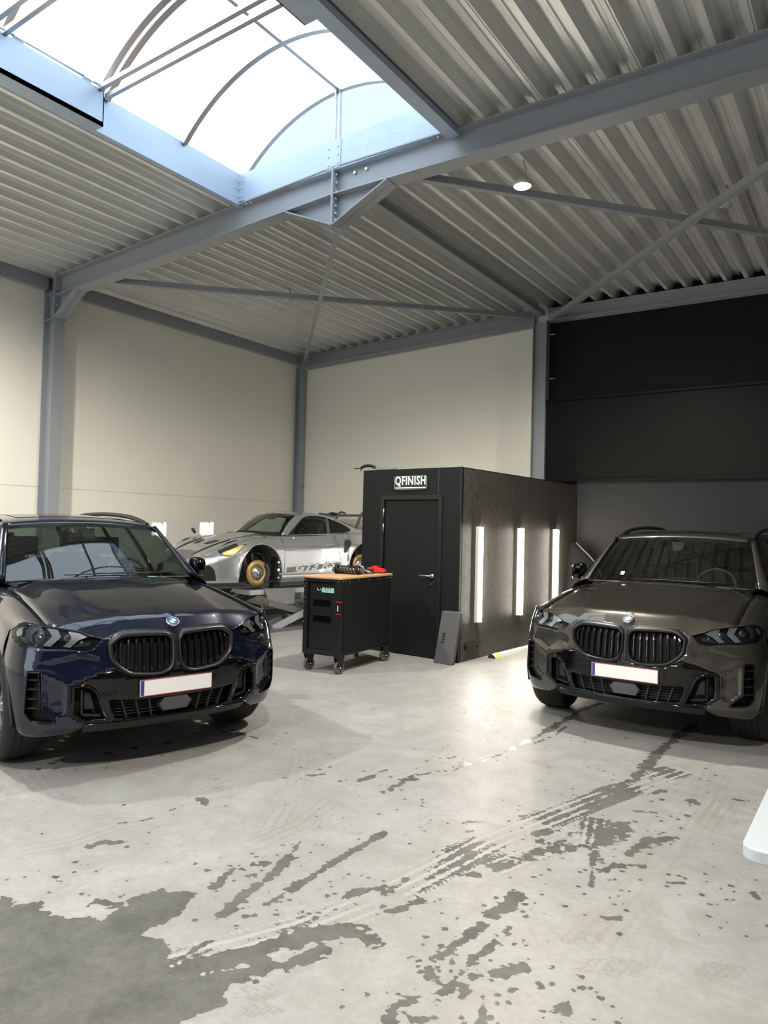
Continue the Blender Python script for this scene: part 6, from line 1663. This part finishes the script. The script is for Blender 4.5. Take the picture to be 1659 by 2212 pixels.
# cabin
m = MB(); m.box(-2.6, .2, -.62, .62, .14, .20); m.box(-.45, .35, -.40, .40, .20, .60); m.box(-3.2, -2.4, -.55, .55, .25, .80); m.build('floor_pan', 'caliper_dark', SC)
m = MB(); m.grid([[(-.52, y, .90) for y in (-.66, 0, .66)], [(-.75, y, .925) for y in (-.66, 0, .66)], [(-.88, y, .90) for y in (-.66, 0, .66)], [(-.90, y, .55) for y in (-.66, 0, .66)]]); m.build('dashboard', 'interior_grey', SC)
for y in (-.36, .36):
    m = MB(); m.prism([(-1.45, .42), (-1.55, .48), (-1.78, 1.10), (-1.72, 1.16), (-1.62, 1.14), (-1.42, .62), (-1.05, .58), (-1.02, .48)], lambda u, v_: (u, y - .22, v_), lambda u, v_: (u, y + .22, v_)); m.build('bucket_seat', 'seat_dark', SC, bevel=.03)
m = MB()
for s in (-1, 1): m.tube(cr([(-1.90, s * .50, .60), (-1.88, s * .48, 1.05), (-1.82, s * .36, 1.20), (-1.82, 0, 1.225)], 5), .018, 8)
m.build('roll_cage', 'decal_white', SC)
sw = MB(); sw.tube([(-1.02 + .04 * math.sin(a), .36 + .17 * math.cos(a), .93 + .16 * math.sin(a)) for a in np.linspace(0, 2 * PI, 24, endpoint=False)], .014, 8, closed=True); sw.build('steering_wheel', 'seat_dark', SC)
m = MB(); m.cbox((-.90, 0, 1.205), (.03, .20, .055)); m.build('inner_mirror', 'caliper_dark', SC, bevel=.01)
m = MB(); m.tube([(.20, -.80, .90), (.22, -.84, .95), (.24, -.86, .985)], .03, 10, rads=[.02, .032, .012]); m.build('far_mirror', 'caliper_dark', SC)

# ---- scissor lift under it
def psc(x, y, z):
    c, s = math.cos(-1.724), math.sin(-1.724)
    return Vector((-8.88 + PS * (x * c - y * s), 8.32 + PS * (x * s + y * c), .653 + PS * z))
LF = empty('scissor_lift', tuple(psc(-1.2, 0, -.6910)), -1.724, 'dark grey scissor lift carrying the silver sports car', 'lift')
LO = psc(-1.2, 0, -.6910)
def lx(x, y, z): return ((x + 1.2) * PS, y * PS, (z + .6910) * PS)
for sg in (1, -1):
    yb = sg * 1.0
    m = MB(); m.bar(lx(.0, yb + sg * .16, -.665), lx(-2.6, yb + sg * .16, -.665), .07, .045); m.bar(lx(.0, yb - sg * .16, -.665), lx(-2.6, yb - sg * .16, -.665), .07, .045); m.bar(lx(-.02, yb - .2, -.665), lx(-.02, yb + .2, -.665), .12, .046); m.bar(lx(-2.5, yb - .2, -.665), lx(-2.5, yb + .2, -.665), .12, .046)
    m.build('base_frame', 'lift_grey', LF)
    for dy, (a, b), mt in ((.12, ((-.12, -.64), (-1.55, -.17)), 'lift_light'), (-.12, ((-.12, -.64), (-1.55, -.17)), 'lift_grey'), (.02, ((-.10, -.22), (-1.50, -.60)), 'lift_grey'), (-.05, ((-.10, -.22), (-1.50, -.60)), 'lift_grey'),
                              (.10, ((-1.50, -.62), (-2.4, -.20)), 'lift_light'), (.0, ((-1.2, -.20), (-2.5, -.63)), 'lift_light')):
        m = MB(); m.bar(lx(a[0], yb + sg * dy, a[1]), lx(b[0], yb + sg * dy, b[1]), .035, .10, (0, 0, 1)); m.build('scissor_arm', mt, LF)
    m = MB(); m.cyl(lx(-.50, yb - sg * .03, -.47), lx(-.86, yb - sg * .03, -.54), .055, 14); m.cyl(lx(-.86, yb - sg * .03, -.54), lx(-1.3, yb - sg * .03, -.62), .022, 10); m.build('hydraulic_ram', 'caliper_dark', LF)
    m = MB(); m.cyl(lx(-.84, yb - .2, -.42), lx(-.84, yb + .2, -.42), .02, 10); m.build('pivot_pin', 'bolt', LF)
    m = MB(); m.bar(lx(.15, sg * .62, -.06), lx(-2.5, sg * .62, -.06), .42, .075); m.build('platform', 'lift_light', LF)
    m = MB(); a, b, c_, d = lx(-.13, sg * .86, -.01), lx(-.80, sg * .86, -.01), lx(-.66, sg * 1.0, -.27), lx(-.16, sg * 1.0, -.27); m.add([a, b, c_, d], [(0, 1, 2, 3)]); m.build('drive_on_flap', 'liner_grey', LF, solid=.012)
    m = MB(); m.bar(lx(-.10, sg * .84, -.30), lx(-1.2, sg * .9, -.20), .05, .05); m.build('cross_tube', 'lift_grey', LF)
    for x in (-.2, -2.1):
        m = MB(); m.cbox(lx(x - .3, sg * .66, .02), (.14, .12, .10)); m.build('rubber_pad', 'rubber', LF)
    m = MB(); m.box(*[q for pr_ in (sorted((lx(-.98, 0, 0)[0], lx(-.86, 0, 0)[0])), sorted((lx(0, sg * .83, 0)[1], lx(0, sg * .835, 0)[1])), sorted((lx(0, 0, -.09)[2], lx(0, 0, -.06)[2]))) for q in pr_]); m.build('brand_label', 'plate_blue', LF)
